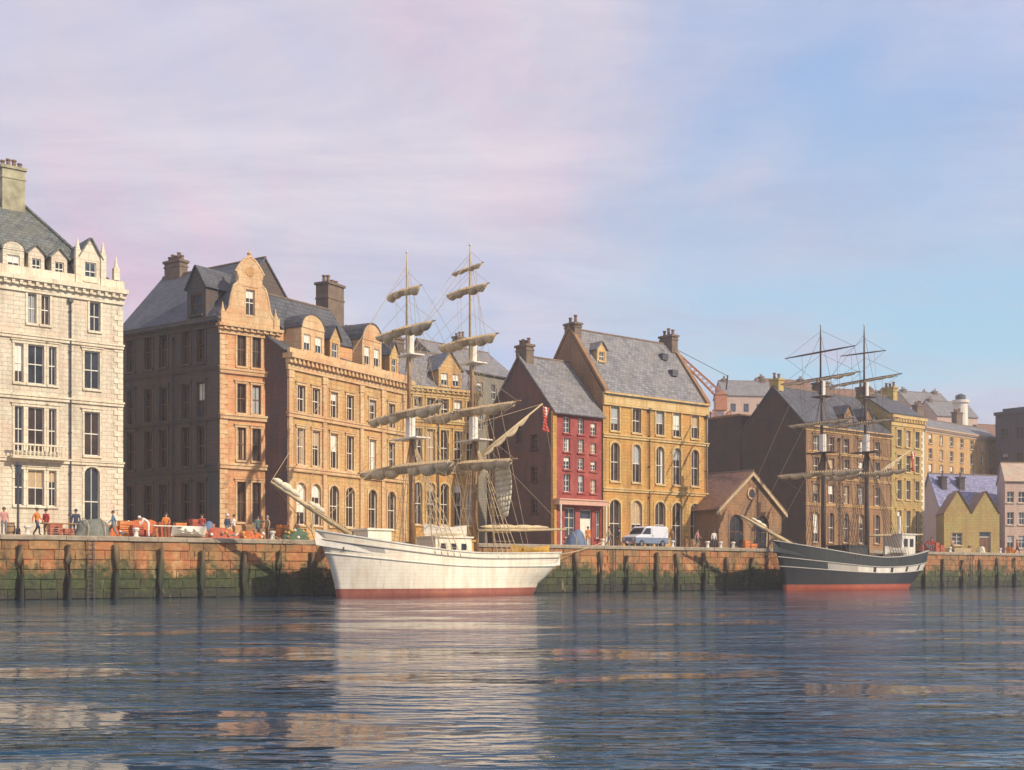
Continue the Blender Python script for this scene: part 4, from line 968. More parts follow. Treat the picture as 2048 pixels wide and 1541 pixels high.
# ------------------------------------------------------------------ ships
def lerp(a, b, t): return a + (b - a) * t
def sail_bundle(m, a, b, r, lobes, seed, droop=.5):
    """furled sail hanging in gathered lobes along a yard from a to b"""
    a, b = Vector(a), Vector(b); n = lobes * 5; pts, rs = [], []
    rr = random.Random(seed); ls = [rr.uniform(.65, 1.15) for _ in range(lobes + 1)]
    for i in range(n + 1):
        t = i / n; k = abs(math.sin(math.pi * t * lobes)) ** .6; lv = ls[min(lobes, int(t * lobes))]
        env = (1 - abs(2 * t - 1) ** 3) * .8 + .2
        rad_ = r * (.55 + .45 * k * lv + rr.uniform(-.07, .07)) * env; p = a.lerp(b, t); p.z -= droop * r * (.4 + k * lv) * env
        p.x += rr.uniform(-.03, .03); pts.append(p); rs.append(rad_)
    m.tube(pts, rs, 9)
def make_ship(name, label, cat, pbow, length, cfg):
    rz = qrz
    S_ = thing(name, label, cat, (pbow.x, pbow.y, 0), rz)
    L = length; B = cfg['beam'] / 2; zb, zm, zs = cfg['sheer']
    def sheer(s): return zm + (zb - zm) * max(0, (1 - s / .62)) ** 1.8 + (zs - zm) * max(0, (s - .55) / .45) ** 2
    zl = [-1.2, -.5, 0, .28, .56]; fr = cfg['fr']
    NS = 44; nj = len(zl) + len(fr)
    def P(s, j, side, inset=0.0):
        zs_ = sheer(s); z = zl[j] if j < len(zl) else lerp(zl[-1], zs_, fr[j - len(zl)])
        xs = -cfg['rake'] * max(0, z / zb) ** 1.5 + .9 * max(0, -z) * .5
        xe = L + cfg['counter'] * max(0, min(1, (z - .9) / (zs - .9))) ** .7 - .5 * max(0, -z)
        x = lerp(xs, xe, s)
        fd = (1 - (1 - min(1, s / .42)) ** 2.3) * (1 - .42 * max(0, (s - .62) / .38) ** 2)
        fw = (1 - (1 - min(1, s / .5)) ** 1.9) * (1 - max(0, (s - .6) / .4) ** 2.0)
        t = min(1, max(0, (z + .3) / 2.6)); f = lerp(fw, fd, t ** .8); 
        if z < 0: f *= (1 + z * .45)
        return Vector((x, side * max(.0, B * f - inset) if f > 0 else 0, z))
    ss = [(i / NS) for i in range(NS + 1)]
    m = MB()
    for side in (-1, 1):
        for i in range(NS):
            for j in range(nj - 1):
                m.mi = cfg['paint'](j - (len(zl) - 1), i, NS)
                m.face(P(ss[i], j, side), P(ss[i + 1], j, side), P(ss[i + 1], j + 1, side), P(ss[i], j + 1, side))
    for j in range(nj - 1):                                     # transom
        m.mi = cfg['paint'](j - (len(zl) - 1), NS - 1, NS); m.face(P(1, j, -1), P(1, j, 1), P(1, j + 1, 1), P(1, j + 1, -1))
    me = m.mesh(name + '_hull', cfg['mats'], False)
    bm = bmesh.new(); bm.from_mesh(me); bmesh.ops.remove_doubles(bm, verts=bm.verts, dist=.002); bmesh.ops.recalc_face_normals(bm, faces=bm.faces)
    for f_ in bm.faces: f_.smooth = True
    bm.to_mesh(me); bm.free()
    hull = place(me, 'hull', S_)
    top = nj - 1
    m = MB()                                                   # inner bulwark and deck
    for side in (-1, 1):
        for i in range(NS):
            a, b = P(ss[i], top, side, .14), P(ss[i + 1], top, side, .14); dz = Vector((0, 0, -.95))
            m.face(a, b, b + dz, a + dz)
    m.build('bulwark', cfg['inner'], S_)
    m = MB()
    for i in range(NS):
        q = [P(ss[i], top, -1, .14), P(ss[i + 1], top, -1, .14), P(ss[i + 1], top, 1, .14), P(ss[i], top, 1, .14)]
        m.face(*[p + Vector((0, 0, -.93)) for p in q])
    m.build('deck', 'deck_wood', S_)
    for side in (-1, 1):
        m = MB()
        for i in range(NS):
            a, b = P(ss[i], top, side), P(ss[i + 1], top, side); ai, bi = P(ss[i], top, side, .22), P(ss[i + 1], top, side, .22)
            oy = Vector((0, side * .07, 0)); m.prism([a + oy, b + oy, bi, ai], (0, 0, .09))
        m.build('rail', cfg['rail'], hull)
        for q_, mt in cfg['strakes']:
            m = MB(); pts = []
            for i in range(NS + 1):
                zs_ = sheer(ss[i]); j0 = top
                # interpolate between the nearest hull rows
                jj = len(zl) + min(range(len(fr)), key=lambda k: abs(fr[k] - q_)); p = P(ss[i], jj, side); p.y += side * .03; pts.append(p)
            m.tube(pts, .055, 5); m.build('rubbing_strake', mt, hull)
    def deckz(x): return sheer(min(1, max(0, x / L))) - .93
    # bowsprit
    bs = cfg['bowsprit']; a, b = Vector((1.4, 0, zb - .35)), Vector(bs)
    m = MB(); m.tube([a, a.lerp(b, .55), b], [cfg['bsr'], cfg['bsr'] * .85, cfg['bsr'] * .4], 10); bow = m.build('bowsprit', cfg['bsmat'], S_, smooth=True)
    if cfg.get('jib'):
        for k, (t0, t1, r_) in enumerate(cfg['jib']):
            m = MB(); sail_bundle(m, a.lerp(b, t0) + Vector((0, 0, .28)), a.lerp(b, t1) + Vector((0, 0, .3)), r_, 3, k + 5, -.1); m.build('furled_jib', 'canvas_pale', bow, smooth=True)
    m = MB(); m.tube([a.lerp(b, .5), a.lerp(b, .5) + Vector((-.1, 0, -1.5))], .07, 6); m.build('martingale', cfg['bsmat'], bow)
    m = MB(); st = Vector((-cfg['rake'] * .5, 0, 1.3)); mt = a.lerp(b, .5) + Vector((-.1, 0, -1.5))
    m.tube([st, mt], .025, 4); m.tube([mt, b], .025, 4)
    for s in (-1, 1): m.tube([(1.2, s * .9, zb - .3), a.lerp(b, .7)], .02, 4)
    m.build('bobstay', 'rope_dark', bow)
    tips = []
    rope = cfg['rope']
    for mi, mc in enumerate(cfg['masts']):
        x, H = mc['x'], mc['h']; dz = deckz(x); nm = mc['name']
        z1, z2 = mc['steps']
        m = MB(); m.tube([(x, 0, dz - .5), (x, 0, z1 + .9)], [.25, .2], 10); mast = m.build(nm, cfg['spar'], S_, smooth=True)
        m = MB(); m.tube([(x - .26, 0, z1 - .9), (x - .26, 0, z2 + .7)], [.15, .12], 8); m.build('topmast', cfg['spar'], mast, smooth=True)
        m = MB(); m.tube([(x - .44, 0, z2 - .6), (x - .44, 0, H - 1), (x - .44, 0, H)], [.10, .07, .03], 8); m.build('topgallant_mast', cfg['spar_top'], mast, smooth=True)
        for zc, r_ in ((z1, .24), (z2, .16)):
            m = MB(); m.tube([(x - .13, 0, zc - .9), (x - .13, 0, zc + .75)], r_ + .1, 8); m.build('doubling', 'paint_white' , mast)
        for zc, w_ in ((z1 - .95, 1.5), (z2 - .7, .85)):
            m = MB(); m.box(x - .7, x + .5, -w_, w_, zc - .09, zc); m.build('top_platform', cfg['topmat'], mast)
        m = MB(); m.tube([(x - .44, 0, H), (x - .44, 0, H + .1)], .1, 8); m.build('truck', 'paint_white', mast)
        # yards
        for k, (yz, half, sr, ym) in enumerate(mc['yards']):
            yx = x - .62 if yz < z2 else x - .66
            br = mc.get('brace', .06); e = Vector((math.sin(br), math.cos(br), 0)) * half; c = Vector((yx, 0, yz)); tl = Vector((0, 0, R.uniform(-.12, .12)))
            rr_ = .045 + .011 * half
            m = MB(); m.tube([c - e - tl, c - e * .5 - tl * .5, c, c + e * .5 + tl * .5, c + e + tl], [rr_ * .5, rr_ * .9, rr_, rr_ * .9, rr_ * .5], 8); yd = m.build('yard', ym, S_, smooth=True)
            if sr:
                for sgn in (-1, 1):
                    m = MB(); sail_bundle(m, c + e * .05 * sgn + Vector((-.12, 0, -.05)), c + (e + tl) * .93 * sgn + Vector((-.12, 0, -.04)), sr, 2 + int(half > 4), k * 7 + mi * 31 + sgn, .7); m.build('furled_sail', cfg['sail'][k % len(cfg['sail'])], yd, smooth=True)
            if sr:
                m = MB(); ng = int(half * 3.0)
                for q in range(-ng, ng + 1):
                    f_ = q / (ng + .5); cc_ = c + (e + tl) * f_ * .9 + Vector((-.1, 0, -.14)); dv_ = e.normalized() * .025
                    m.tube([cc_ - dv_, cc_ + dv_], sr * (.92 - .35 * abs(f_)), 8)
                m.build('gasket', 'rope', yd)
            m = MB()
            up = Vector((x - .3, 0, yz + half * .42 + .3)); 
            for sgn in (-1, 1): m.tube([c + (e + tl) * .96 * sgn, up], .014, 4)
            m.build('lift_rope', rope, yd)
            m = MB(); aft = Vector((x + mc.get('aft', 5.0), 0, max(dz + 1.5, yz - 5.5)))
            for sgn in (-1, 1):
                m.tube([c + (e + tl) * .97 * sgn, aft + Vector((0, .3 * sgn, 0))], .014, 4)
                m.tube([c + (e + tl) * .5 * sgn, Vector((x + .6, sgn * 1.6, dz + 1.2))], .012, 4)
            m.build('brace_rope', rope, yd)
        # shrouds with ratlines
        for side in (-1, 1):
            m = MB(); lines = []
            for k in range(5):
                xx = x + .1 + k * .55; sb = min(1, max(0, xx / L)); p = P(sb, top, side); a_ = Vector((xx, p.y + side * .08, p.z - .35)); b_ = Vector((x - .05, side * .12, z1 - .95))
                m.tube([a_, b_], .03, 4); lines.append((a_, b_))
            nr = int((z1 - dz) / .75)
            for r_ in range(1, nr):
                t = r_ / nr * .93; m.tube([l[0].lerp(l[1], t) for l in lines], .018, 3)
            m.build('shroud_net', rope, S_)
            m = MB()
            for k in range(3): m.tube([(x - .3 + k * .3 - .1, side * 1.45, z1 - .95), (x - .36, side * .06, z2 - .7)], .016, 4)
            xx = x + 3.0; p = P(min(1, xx / L), top, side); m.tube([(xx, p.y, p.z), (x - .3, 0, z2)], .018, 4); m.tube([(xx + .5, P(min(1, (xx + .5) / L), top, side).y, p.z), (x - .44, 0, H - .8)], .016, 4)
            m.build('backstays', rope, S_)
        tips.append((x, z1, z2, H))
    # stays
    f = tips[0]; bsv = a.lerp(b, 1.0); n_ = 0
    segs = [((f[0] - .2, 0, f[1] - .5), a.lerp(b, .35)), ((f[0] - .3, 0, f[2] - .3), a.lerp(b, .72)), ((f[0] - .44, 0, f[3] - .9), b)]
    if len(tips) > 1:
        g = tips[1]; segs += [((g[0] - .2, 0, g[1] - .5), (f[0], 0, deckz(f[0]) + .9)), ((g[0] - .3, 0, g[2] - .3), (f[0] - .1, 0, f[1] - .4)), ((g[0] - .44, 0, g[3] - .9), (f[0] - .3, 0, f[2]))]
    for p, q in segs:
        m = MB(); m.tube([p, q], .022, 4); m.build('stay', rope, S_)
    # boom + gaff on the main mast
    g = tips[-1]
    if 'boom' in cfg:
        bz, bl = cfg['boom']; m = MB(); m.tube([(g[0] + .3, 0, bz), (g[0] + bl * .5, 0, bz + .12), (g[0] + bl, 0, bz + .28)], [.11, .13, .07], 8); bo = m.build('boom', 'spar_pale', S_, smooth=True)
        if cfg.get('boomsail'):
            m = MB(); sail_bundle(m, (g[0] + .5, 0, bz + .3), (g[0] + bl * .8, 0, bz + .4), .22, 4, 77, .1); m.build('furled_spanker', 'canvas', bo, smooth=True)
        z0, gl, gz_ = cfg['gaff']; e = Vector((g[0] + gl, 0, gz_)); m = MB(); m.tube([(g[0] + .25, 0, z0), e], [.11, .06], 8); ga = m.build('gaff', cfg['gaffmat'], S_, smooth=True)
        m = MB(); sail_bundle(m, (g[0] + .6, .05, z0 + .1), Vector((g[0] + .25, 0, z0)).lerp(e, .8), .2, 4, 78, .9); m.build('furled_spanker', 'canvas_grey', ga, smooth=True)
        m = MB(); m.tube([e, (g[0] - .2, 0, g[1] + .2)], .016, 4); m.tube([(g[0] + bl * .97, 0, bz + .28), e], .016, 4); m.tube([(g[0] + bl, 0, bz + .3), (g[0] - .2, 0, g[1] - .4)], .016, 4); m.build('topping_lift', rope, S_)
        if cfg.get('flag'):
            fc = cfg['flag']; m = MB(); n = 8; fl = Vector((e.x - .1, 0, e.z - .15))
            rows_ = []
            for i in range(n + 1):
                t = i / n; rows_.append([fl + Vector((.12 + .55 * k + .1 * math.sin(t * 5 + k * 3), .14 * math.sin(t * 6 + k * 4) , -1.9 * t - .12 * k)) for k in (0, .34, .67, 1)])
            for i in range(n):
                for k in range(3): m.mi = 1 if (k == 1 and i < 3) else 0; m.face(rows_[i][k], rows_[i][k + 1], rows_[i + 1][k + 1], rows_[i + 1][k])
            me = m.mesh('flag', fc, True); fo = place(me, 'ensign_flag', S_); md = fo.modifiers.new('thick', 'SOLIDIFY'); md.thickness = .012
    return S_, P, deckz, top

# white brig
pb = pt(672, -5.2); ln = (pt(1062, -5.2) - pb).length
Dm = lambda px: pt(px, -5.2).y
def zs_(px, py): return zat(py, Dm(px))
def xs_(px): return (pt(px, -5.2) - pb).dot(D2)
xf, xm = xs_(817) + .3, xs_(943) + .3
def paint_white(j, i, n):
    if j < 0: return 1
    if j == 5 and i < n * .17: return 2
    return 0
fy = [(583, 87, .30), (660, 150, .36), (826, 200, .36), (935, 250, .42)]
my = [(538, 74, .20), (580, 100, .32), (682, 140, .36), (822, 230, .36), (928, 215, .40)]
def yards(px, lst, mat):
    k = FPX / Dm(px) * .64
    return [(zs_(px, y), w_ / 2 / k, r_, mat) for y, w_, r_ in lst]
cfgA = dict(beam=5.4, sheer=(zs_(650, 1062), zs_(880, 1108), zs_(1118, 1107)), rake=1.6, counter=1.7,
    fr=[.12, .3, .48, .62, .74, .86, 1.0], mats=['hull_white', 'hull_red', 'hull_grey'], paint=paint_white, inner='paint_white', rail='hull_stripe',
    strakes=[(.62, 'hull_stripe'), (.86, 'hull_grey')], bowsprit=(xs_(497) + 1.6, 0, zs_(497, 962)), bsr=.2, bsmat='spar_pale', jib=[(.66, .98, .28), (.36, .56, .26)],
    rope='rope', spar='spar', spar_top='spar_pale', topmat='paint_white', sail=['canvas', 'canvas_grey', 'canvas'],
    masts=[dict(name='foremast', aft=xm - xf, x=xf, h=zs_(817, 507), steps=(zs_(817, 850), zs_(817, 690)), yards=yards(817, fy, 'spar')),
           dict(name='mainmast', aft=xf - xm, x=xm, h=zs_(943, 492), steps=(zs_(943, 855), zs_(943, 707)), yards=yards(943, my, 'spar'))],
    boom=(zs_(970, 1062), xs_(1132) - xm), gaff=(zs_(960, 915), xs_(1085) - xm, zs_(1085, 808)), gaffmat='spar_pale', flag=['paint_red', 'paint_white'], boomsail=True)
shipA, PA, dzA, topA = make_ship('white_brig', 'white hulled two masted square rigged ship with red waterline moored at the quay', 'sailing ship', pb, ln, cfgA)
def on_deck(ship, name, build, mats, x, y, dz, label=None, smooth=False):
    m = MB(); build(m); return m.build(name, mats, ship, (x, y, dz), smooth=smooth)
def cabin(m, l=3.0, w_=2.2, h=1.5):
    m.box(-l / 2, l / 2, -w_ / 2, w_ / 2, 0, h); m.box(-l / 2 - .12, l / 2 + .12, -w_ / 2 - .12, w_ / 2 + .12, h + .002, h + .12)
def skylight(m): m.box(-.8, .8, -.6, .6, 0, .6); m.prism([(-.85, -.65, .6), (-.85, .65, .6), (-.85, 0, 1.05)], (1.7, 0, 0))
def lifeboat(m, l=3.8, w_=1.3, h=.65):
    n = 14
    for i in range(n):
        for side in (-1, 1):
            def q(t, v): f = (1 - abs(2 * t - 1) ** 2.4); return (l * (t - .5), side * w_ / 2 * f * (v ** .5), h * v + .2 * abs(2 * t - 1) ** 2 * v)
            a, b = i / n, (i + 1) / n
            for v0, v1 in ((0, .3), (.3, .65), (.65, 1)): m.face(q(a, v0), q(b, v0), q(b, v1), q(a, v1))
    m.box(-.1, .1, -w_ * .47, w_ * .47, h * .75, h * .82); m.box(-l * .28, -l * .28 + .2, -w_ * .4, w_ * .4, h * .76, h * .82); m.box(l * .2, l * .2 + .2, -w_ * .42, w_ * .42, h * .76, h * .82)
def fill_lb(m): lifeboat(m)
h_ = on_deck(shipA, 'deckhouse', lambda m: cabin(m, 3.2, 2.4, 2.0), 'hull_white', lerp(xf, xm, .5), 0, dzA(9))
for k in (-1, 0, 1): m = MB(); m.box(k * .9 - .22, k * .9 + .22, -1.235, -1.205, 1.15, 1.6); m.build('window', 'glass_dark', h_)
on_deck(shipA, 'forecastle_house', lambda m: cabin(m, 1.9, 1.9, 1.35), 'hull_white', 2.9, 0, dzA(2.9) + .3)
on_deck(shipA, 'skylight', skylight, 'paint_brown', xm + 2.6, 0, dzA(xm + 2.6))
on_deck(shipA, 'companionway', lambda m: cabin(m, 1.5, 1.4, 1.8), 'paint_yellow', xm - 1.6, -.3, dzA(xm))
lb = on_deck(shipA, 'lifeboat', fill_lb, 'paint_white', lerp(xf, xm, .5), -.2, dzA(9) + 2.15)
on_deck(shipA, 'lifeboat', fill_lb, 'paint_yellow', xm + 4.3, -1.2, dzA(xm + 4) + .7)
m = MB(); m.tube([(0, -.45, 0), (0, .45, 0)], .5, 16); m.tube([(0, -.75, 0), (0, .75, 0)], .12, 8)
wl = m.build('steering_wheel', 'spar', shipA, (xm + 6.2, 0, dzA(xm + 6) + .9))
m = MB(); m.tube([(-.35, -.75, 0), (-.2, -1.4, .4), (-.35, -1.7, 1.2)], .05, 6); m.tube([(.9, -1.9, .1), (0.2, -1.95, -.7), (-.3, -1.9, -.4)], .09, 6); m.tube([(.2, -1.95, -.7), (.5, -1.9, .8)], .08, 6); m.build('anchor', 'iron', shipA, (1.2, 0.9, cfgA['sheer'][0] - 1.2))
m = MB(); n = 10; zt_, zb_ = zs_(960, 935), zs_(960, 1035); g = []
for i in range(n + 1):
    t = i / n; g.append([Vector((xm + .5 + .25 * math.sin(t * 4 + k * 2.2) + .5 * t, -3.4 + 1.9 * k * (1 - .6 * t) + .5 * t, zt_ + (zb_ - zt_) * t - .3 * k * t)) for k in (0, .2, .4, .6, .8, 1)])
for i in range(n):
    for k in range(5): m.face(g[i][k], g[i][k + 1], g[i + 1][k + 1], g[i + 1][k])
o = m.build('loose_sail', 'canvas_pale', shipA, smooth=True); md = o.modifiers.new('thick', 'SOLIDIFY'); md.thickness = .02
for side, xx in ((-1, 1.0),):
    p = PA(.06, topA - 2, -1); m = MB(); m.tube([(p.x, p.y - .06, p.z), (p.x, p.y + .1, p.z)], .16, 10); m.build('hawse_pipe', 'iron', shipA)

# black barque on the right
pb2 = pt(1566, -5.2); ln2 = (pt(1812, -5.2) - pb2).length
def xs2(px): return (pt(px, -5.2) - pb2).dot(D2)
x1, x2 = xs2(1643) + .3, xs2(1730) + .3
def paint_black(j, i, n):
    if j < 0: return 1
    if j == 2:
        if i < n * .1: return 3
        if i < n * .38: return 3 if i < n * .2 else 4
        return 0 if (i - int(n * .38)) % 6 == 0 else 2
    if j >= 3 : return 3
    return 0
fy2 = [(706, 115, 0), (758, 130, .16), (845, 110, .2), (945, 150, .3)]
my2 = [(708, 72, 0), (762, 120, .14), (845, 110, .2), (948, 150, .28)]
cfgB = dict(beam=5.6, sheer=(zs_(1540, 1082), zs_(1680, 1116), zs_(1830, 1103)), rake=1.4, counter=1.5,
    fr=[.2, .42, .64, .8, .9, 1.0], mats=['hull_black', 'hull_scarlet', 'hull_stripe', 'hull_teal', 'hull_grey'], paint=paint_black, inner='hull_teal', rail='hull_grey',
    strakes=[(.42, 'hull_grey'), (.64, 'hull_grey')], bowsprit=(xs2(1460) + 1.4, 0, zs_(1460, 1030)), bsr=.2, bsmat='spar_pale', jib=[(.5, .8, .17)],
    rope='rope_dark', spar='spar_dark', spar_top='spar_dark', topmat='spar_dark', sail=['canvas_grey', 'canvas'],
    masts=[dict(name='foremast', aft=x2 - x1, x=x1, h=zs_(1643, 652), steps=(zs_(1643, 885), zs_(1643, 778)), yards=yards(1643, fy2, 'spar_dark')),
           dict(name='mainmast', aft=x1 - x2, x=x2, h=zs_(1730, 652), steps=(zs_(1730, 885), zs_(1730, 780)), yards=yards(1730, my2, 'spar_dark'))],
    boom=(zs_(1750, 1072), xs2(1845) - x2), gaff=(zs_(1740, 960), xs2(1822) - x2, zs_(1822, 900)), gaffmat='spar_pale', flag=['paint_red', 'paint_white'], boomsail=False)
shipB, PB, dzB, topB = make_ship('black_brig', 'black hulled two masted ship with white painted band moored at the right', 'sailing ship', pb2, ln2, cfgB)
h_ = on_deck(shipB, 'deckhouse', lambda m: cabin(m, 3.0, 2.4, 1.9), 'hull_teal', lerp(x1, x2, .55), 0, dzB(9))
h_ = on_deck(shipB, 'wheelhouse', lambda m: cabin(m, 2.3, 2.2, 2.7), 'hull_stripe', ln2 - 1.2, 0, dzB(ln2 - 1))
for k in (-1, 1): m = MB(); m.box(k * .5 - .3, k * .5 + .3, -1.135, -1.105, 1.5, 2.3); m.build('window', 'glass_dark', h_)
m = MB(); m.tube([(0, 0, 2.8), (0, 0, 4.6)], [.2, .18], 10); m.build('stovepipe', 'hull_stripe', h_)
on_deck(shipB, 'lifeboat', fill_lb, 'paint_white', x2 + 3.0, -1.3, dzB(x2 + 3) + 1.0)
on_deck(shipB, 'skylight', skylight, 'paint_brown', x1 + 2, 0, dzB(x1 + 2))

# mooring ropes
def mooring(a, b, label):
    a, b = Vector(a), Vector(b); m = MB(); pts = []
    for i in range(13):
        t = i / 12; p = a.lerp(b, t); p.z -= 4 * t * (1 - t) * .35; pts.append(p)
    m.tube(pts, .035, 5); tag(m.build('mooring_rope', 'rope'), label, 'rope')
def wpt(o_, v): return Matrix.Translation(o_.location) @ Matrix.Rotation(o_.rotation_euler[2], 4, 'Z') @ Vector(v)
def qz(px, b, z): p = pt(px, b); return Vector((p.x, p.y, z))
mooring(wpt(shipA, (-.3, 1.0, 3.7)), qz(545, .9, 4.3), 'slack rope from the white ship bow to the quay')
mooring(wpt(shipA, (ln + 1.2, 1.4, 3.0)), qz(1205, .9, 4.3), 'slack rope from the white ship stern to the quay')
mooring(wpt(shipB, (-.2, 1.0, 3.4)), qz(1466, .9, 4.3), 'slack rope from the black ship bow to the quay')

# ------------------------------------------------------------------ people and things on the quay
def skin_body(pose):
    J = dict(pel=(0, 0, .95), wai=(0, .0, 1.10), che=(0, 0, 1.32), nec=(0, 0, 1.48), hd0=(0, -.01, 1.56), hd1=(0, -.02, 1.66), hd2=(0, -.01, 1.74))
    rr = dict(pel=.15, wai=.135, che=.165, nec=.06, hd0=.075, hd1=.10, hd2=.07)
    for s, n in ((-1, 'l'), (1, 'r')):
        J.update({n + 'hip': (s * .1, 0, .90), n + 'kne': (s * .11, -.02, .50), n + 'ank': (s * .11, .02, .10), n + 'toe': (s * .12, -.13, .04),
                  n + 'sho': (s * .19, 0, 1.42), n + 'elb': (s * .25, .02, 1.14), n + 'wri': (s * .25, -.06, .90), n + 'han': (s * .24, -.09, .80)})
        rr.update({n + 'hip': .10, n + 'kne': .07, n + 'ank': .05, n + 'toe': .045, n + 'sho': .075, n + 'elb': .052, n + 'wri': .038, n + 'han': .034})
    for k, v in pose.items(): J[k] = v
    E = [('pel', 'wai'), ('wai', 'che'), ('che', 'nec'), ('nec', 'hd0'), ('hd0', 'hd1'), ('hd1', 'hd2')]
    for n in 'lr': E += [('pel', n + 'hip'), (n + 'hip', n + 'kne'), (n + 'kne', n + 'ank'), (n + 'ank', n + 'toe'), ('che', n + 'sho'), (n + 'sho', n + 'elb'), (n + 'elb', n + 'wri'), (n + 'wri', n + 'han')]
    ks = list(J); ix = {k: i for i, k in enumerate(ks)}
    me = bpy.data.meshes.new('skeleton'); me.from_pydata([J[k] for k in ks], [(ix[a], ix[b]) for a, b in E], [])
    o = bpy.data.objects.new('skeleton', me); COL.objects.link(o); o.modifiers.new('s', 'SKIN')
    for i, k in enumerate(ks): sv = me.skin_vertices[0].data[i]; sv.radius = (rr[k], rr[k] * (.72 if k in ('pel', 'wai', 'che') else 1)); sv.use_root = (k == 'pel')
    sd = o.modifiers.new('d', 'SUBSURF'); sd.levels = 2; sd.render_levels = 2
    dg = bpy.context.evaluated_depsgraph_get(); dg.update(); r = bpy.data.meshes.new_from_object(o.evaluated_get(dg))
    bpy.data.objects.remove(o); bpy.data.meshes.remove(me); r.name = 'person'
    for m_ in ('cloth_navy', 'cloth_red', 'skin', 'door_dark'): r.materials.append(MATS[m_])
    V = {k: Vector(v) for k, v in J.items()}
    def dseg(p, a, b):
        ab = V[b] - V[a]; t = max(0, min(1, (p - V[a]).dot(ab) / ab.length_squared)); return (p - V[a] - ab * t).length
    for p in r.polygons:
        c = Vector(p.center); best = min(E, key=lambda e: dseg(c, *e) - .5 * min(rr[e[0]], rr[e[1]]))
        k = ''.join(best); p.use_smooth = True
        p.material_index = 2 if ('hd' in k or 'han' in k or k == 'chenec' and c.z > V['nec'].z - .03) else 3 if 'toe' in k else 0 if ('kne' in k or 'hip' in k) else 1
    return r, V
POSES = dict(
  stand={}, 
  walk={'lkne': (-.11, -.22, .54), 'lank': (-.11, -.24, .12), 'ltoe': (-.12, -.39, .08), 'rkne': (.11, .08, .50), 'rank': (.11, .32, .16), 'rtoe': (.12, .22, .05), 'lelb': (-.26, .14, 1.16), 'lwri': (-.25, .16, .92), 'lhan': (-.25, .14, .83), 'relb': (.26, -.08, 1.15), 'rwri': (.24, -.26, .98), 'rhan': (.23, -.34, .93)},
  carry={'lelb': (-.26, -.05, 1.15), 'lwri': (-.2, -.32, 1.1), 'lhan': (-.16, -.40, 1.1), 'relb': (.26, -.05, 1.15), 'rwri': (.2, -.32, 1.1), 'rhan': (.16, -.40, 1.1)},
  bend={'wai': (0, -.06, 1.08), 'che': (0, -.28, 1.22), 'nec': (0, -.42, 1.28), 'hd0': (0, -.49, 1.30), 'hd1': (0, -.57, 1.34), 'hd2': (0, -.62, 1.40), 'lsho': (-.18, -.34, 1.28), 'rsho': (.18, -.34, 1.28), 'lelb': (-.22, -.44, 1.02), 'lwri': (-.2, -.56, .84), 'lhan': (-.18, -.6, .76), 'relb': (.22, -.44, 1.02), 'rwri': (.2, -.56, .84), 'rhan': (.18, -.6, .76)},
  point={'relb': (.34, -.16, 1.32), 'rwri': (.40, -.40, 1.38), 'rhan': (.41, -.50, 1.40)})
BODY = {k: skin_body(v) for k, v in POSES.items()}
def person(px, b, pose, face, top, legs, hair, label, hat=None, z=QZ):
    p = pt(px, b); me, V = BODY[pose]
    o = place(me, 'person', None, (p.x, p.y, z), face)
    for i, m_ in enumerate((legs, top, 'skin', 'door_dark')): o.material_slots[i].link = 'OBJECT'; o.material_slots[i].material = MATS[m_]
    tag(o, label, 'person', 'people on the quay')
    h, d = V['hd1'], (V['hd2'] - V['hd0']).normalized(); m = MB(); c = h + d * .035 + Vector((0, .02, 0))
    n = 8
    for i in range(5):
        pass
    rings = [(c - d * .05, .101), (c + d * .02, .112), (c + d * .08, .088), (c + d * .125, .03)]
    m.tube([q[0] for q in rings], [q[1] for q in rings], 10); m.build('cap' if hat else 'hair', hat or hair, o, smooth=True)
    if hat: m = MB(); m.tube([c - d * .03 + Vector((0, -.05, 0)), c - d * .015 + Vector((0, -.05, 0))], [.13, .125], 10); m.build('cap_peak', hat, o)
    m = MB(); fw = Vector((0, -1, 0)) if pose != 'bend' else Vector((0, -.75, -.65)); a = h + fw * .095
    m.tube([a + d * .02, a - d * .02 + fw * .022, a - d * .03], [.008, .014, .008], 6); m.build('nose', 'skin', o)
    for s_ in (-1, 1): m = MB(); m.tube([h + Vector((s_ * .1, .01, -.015)), h + Vector((s_ * .104, .015, .03))], .016, 6); m.build('ear', 'skin', o)
    return o
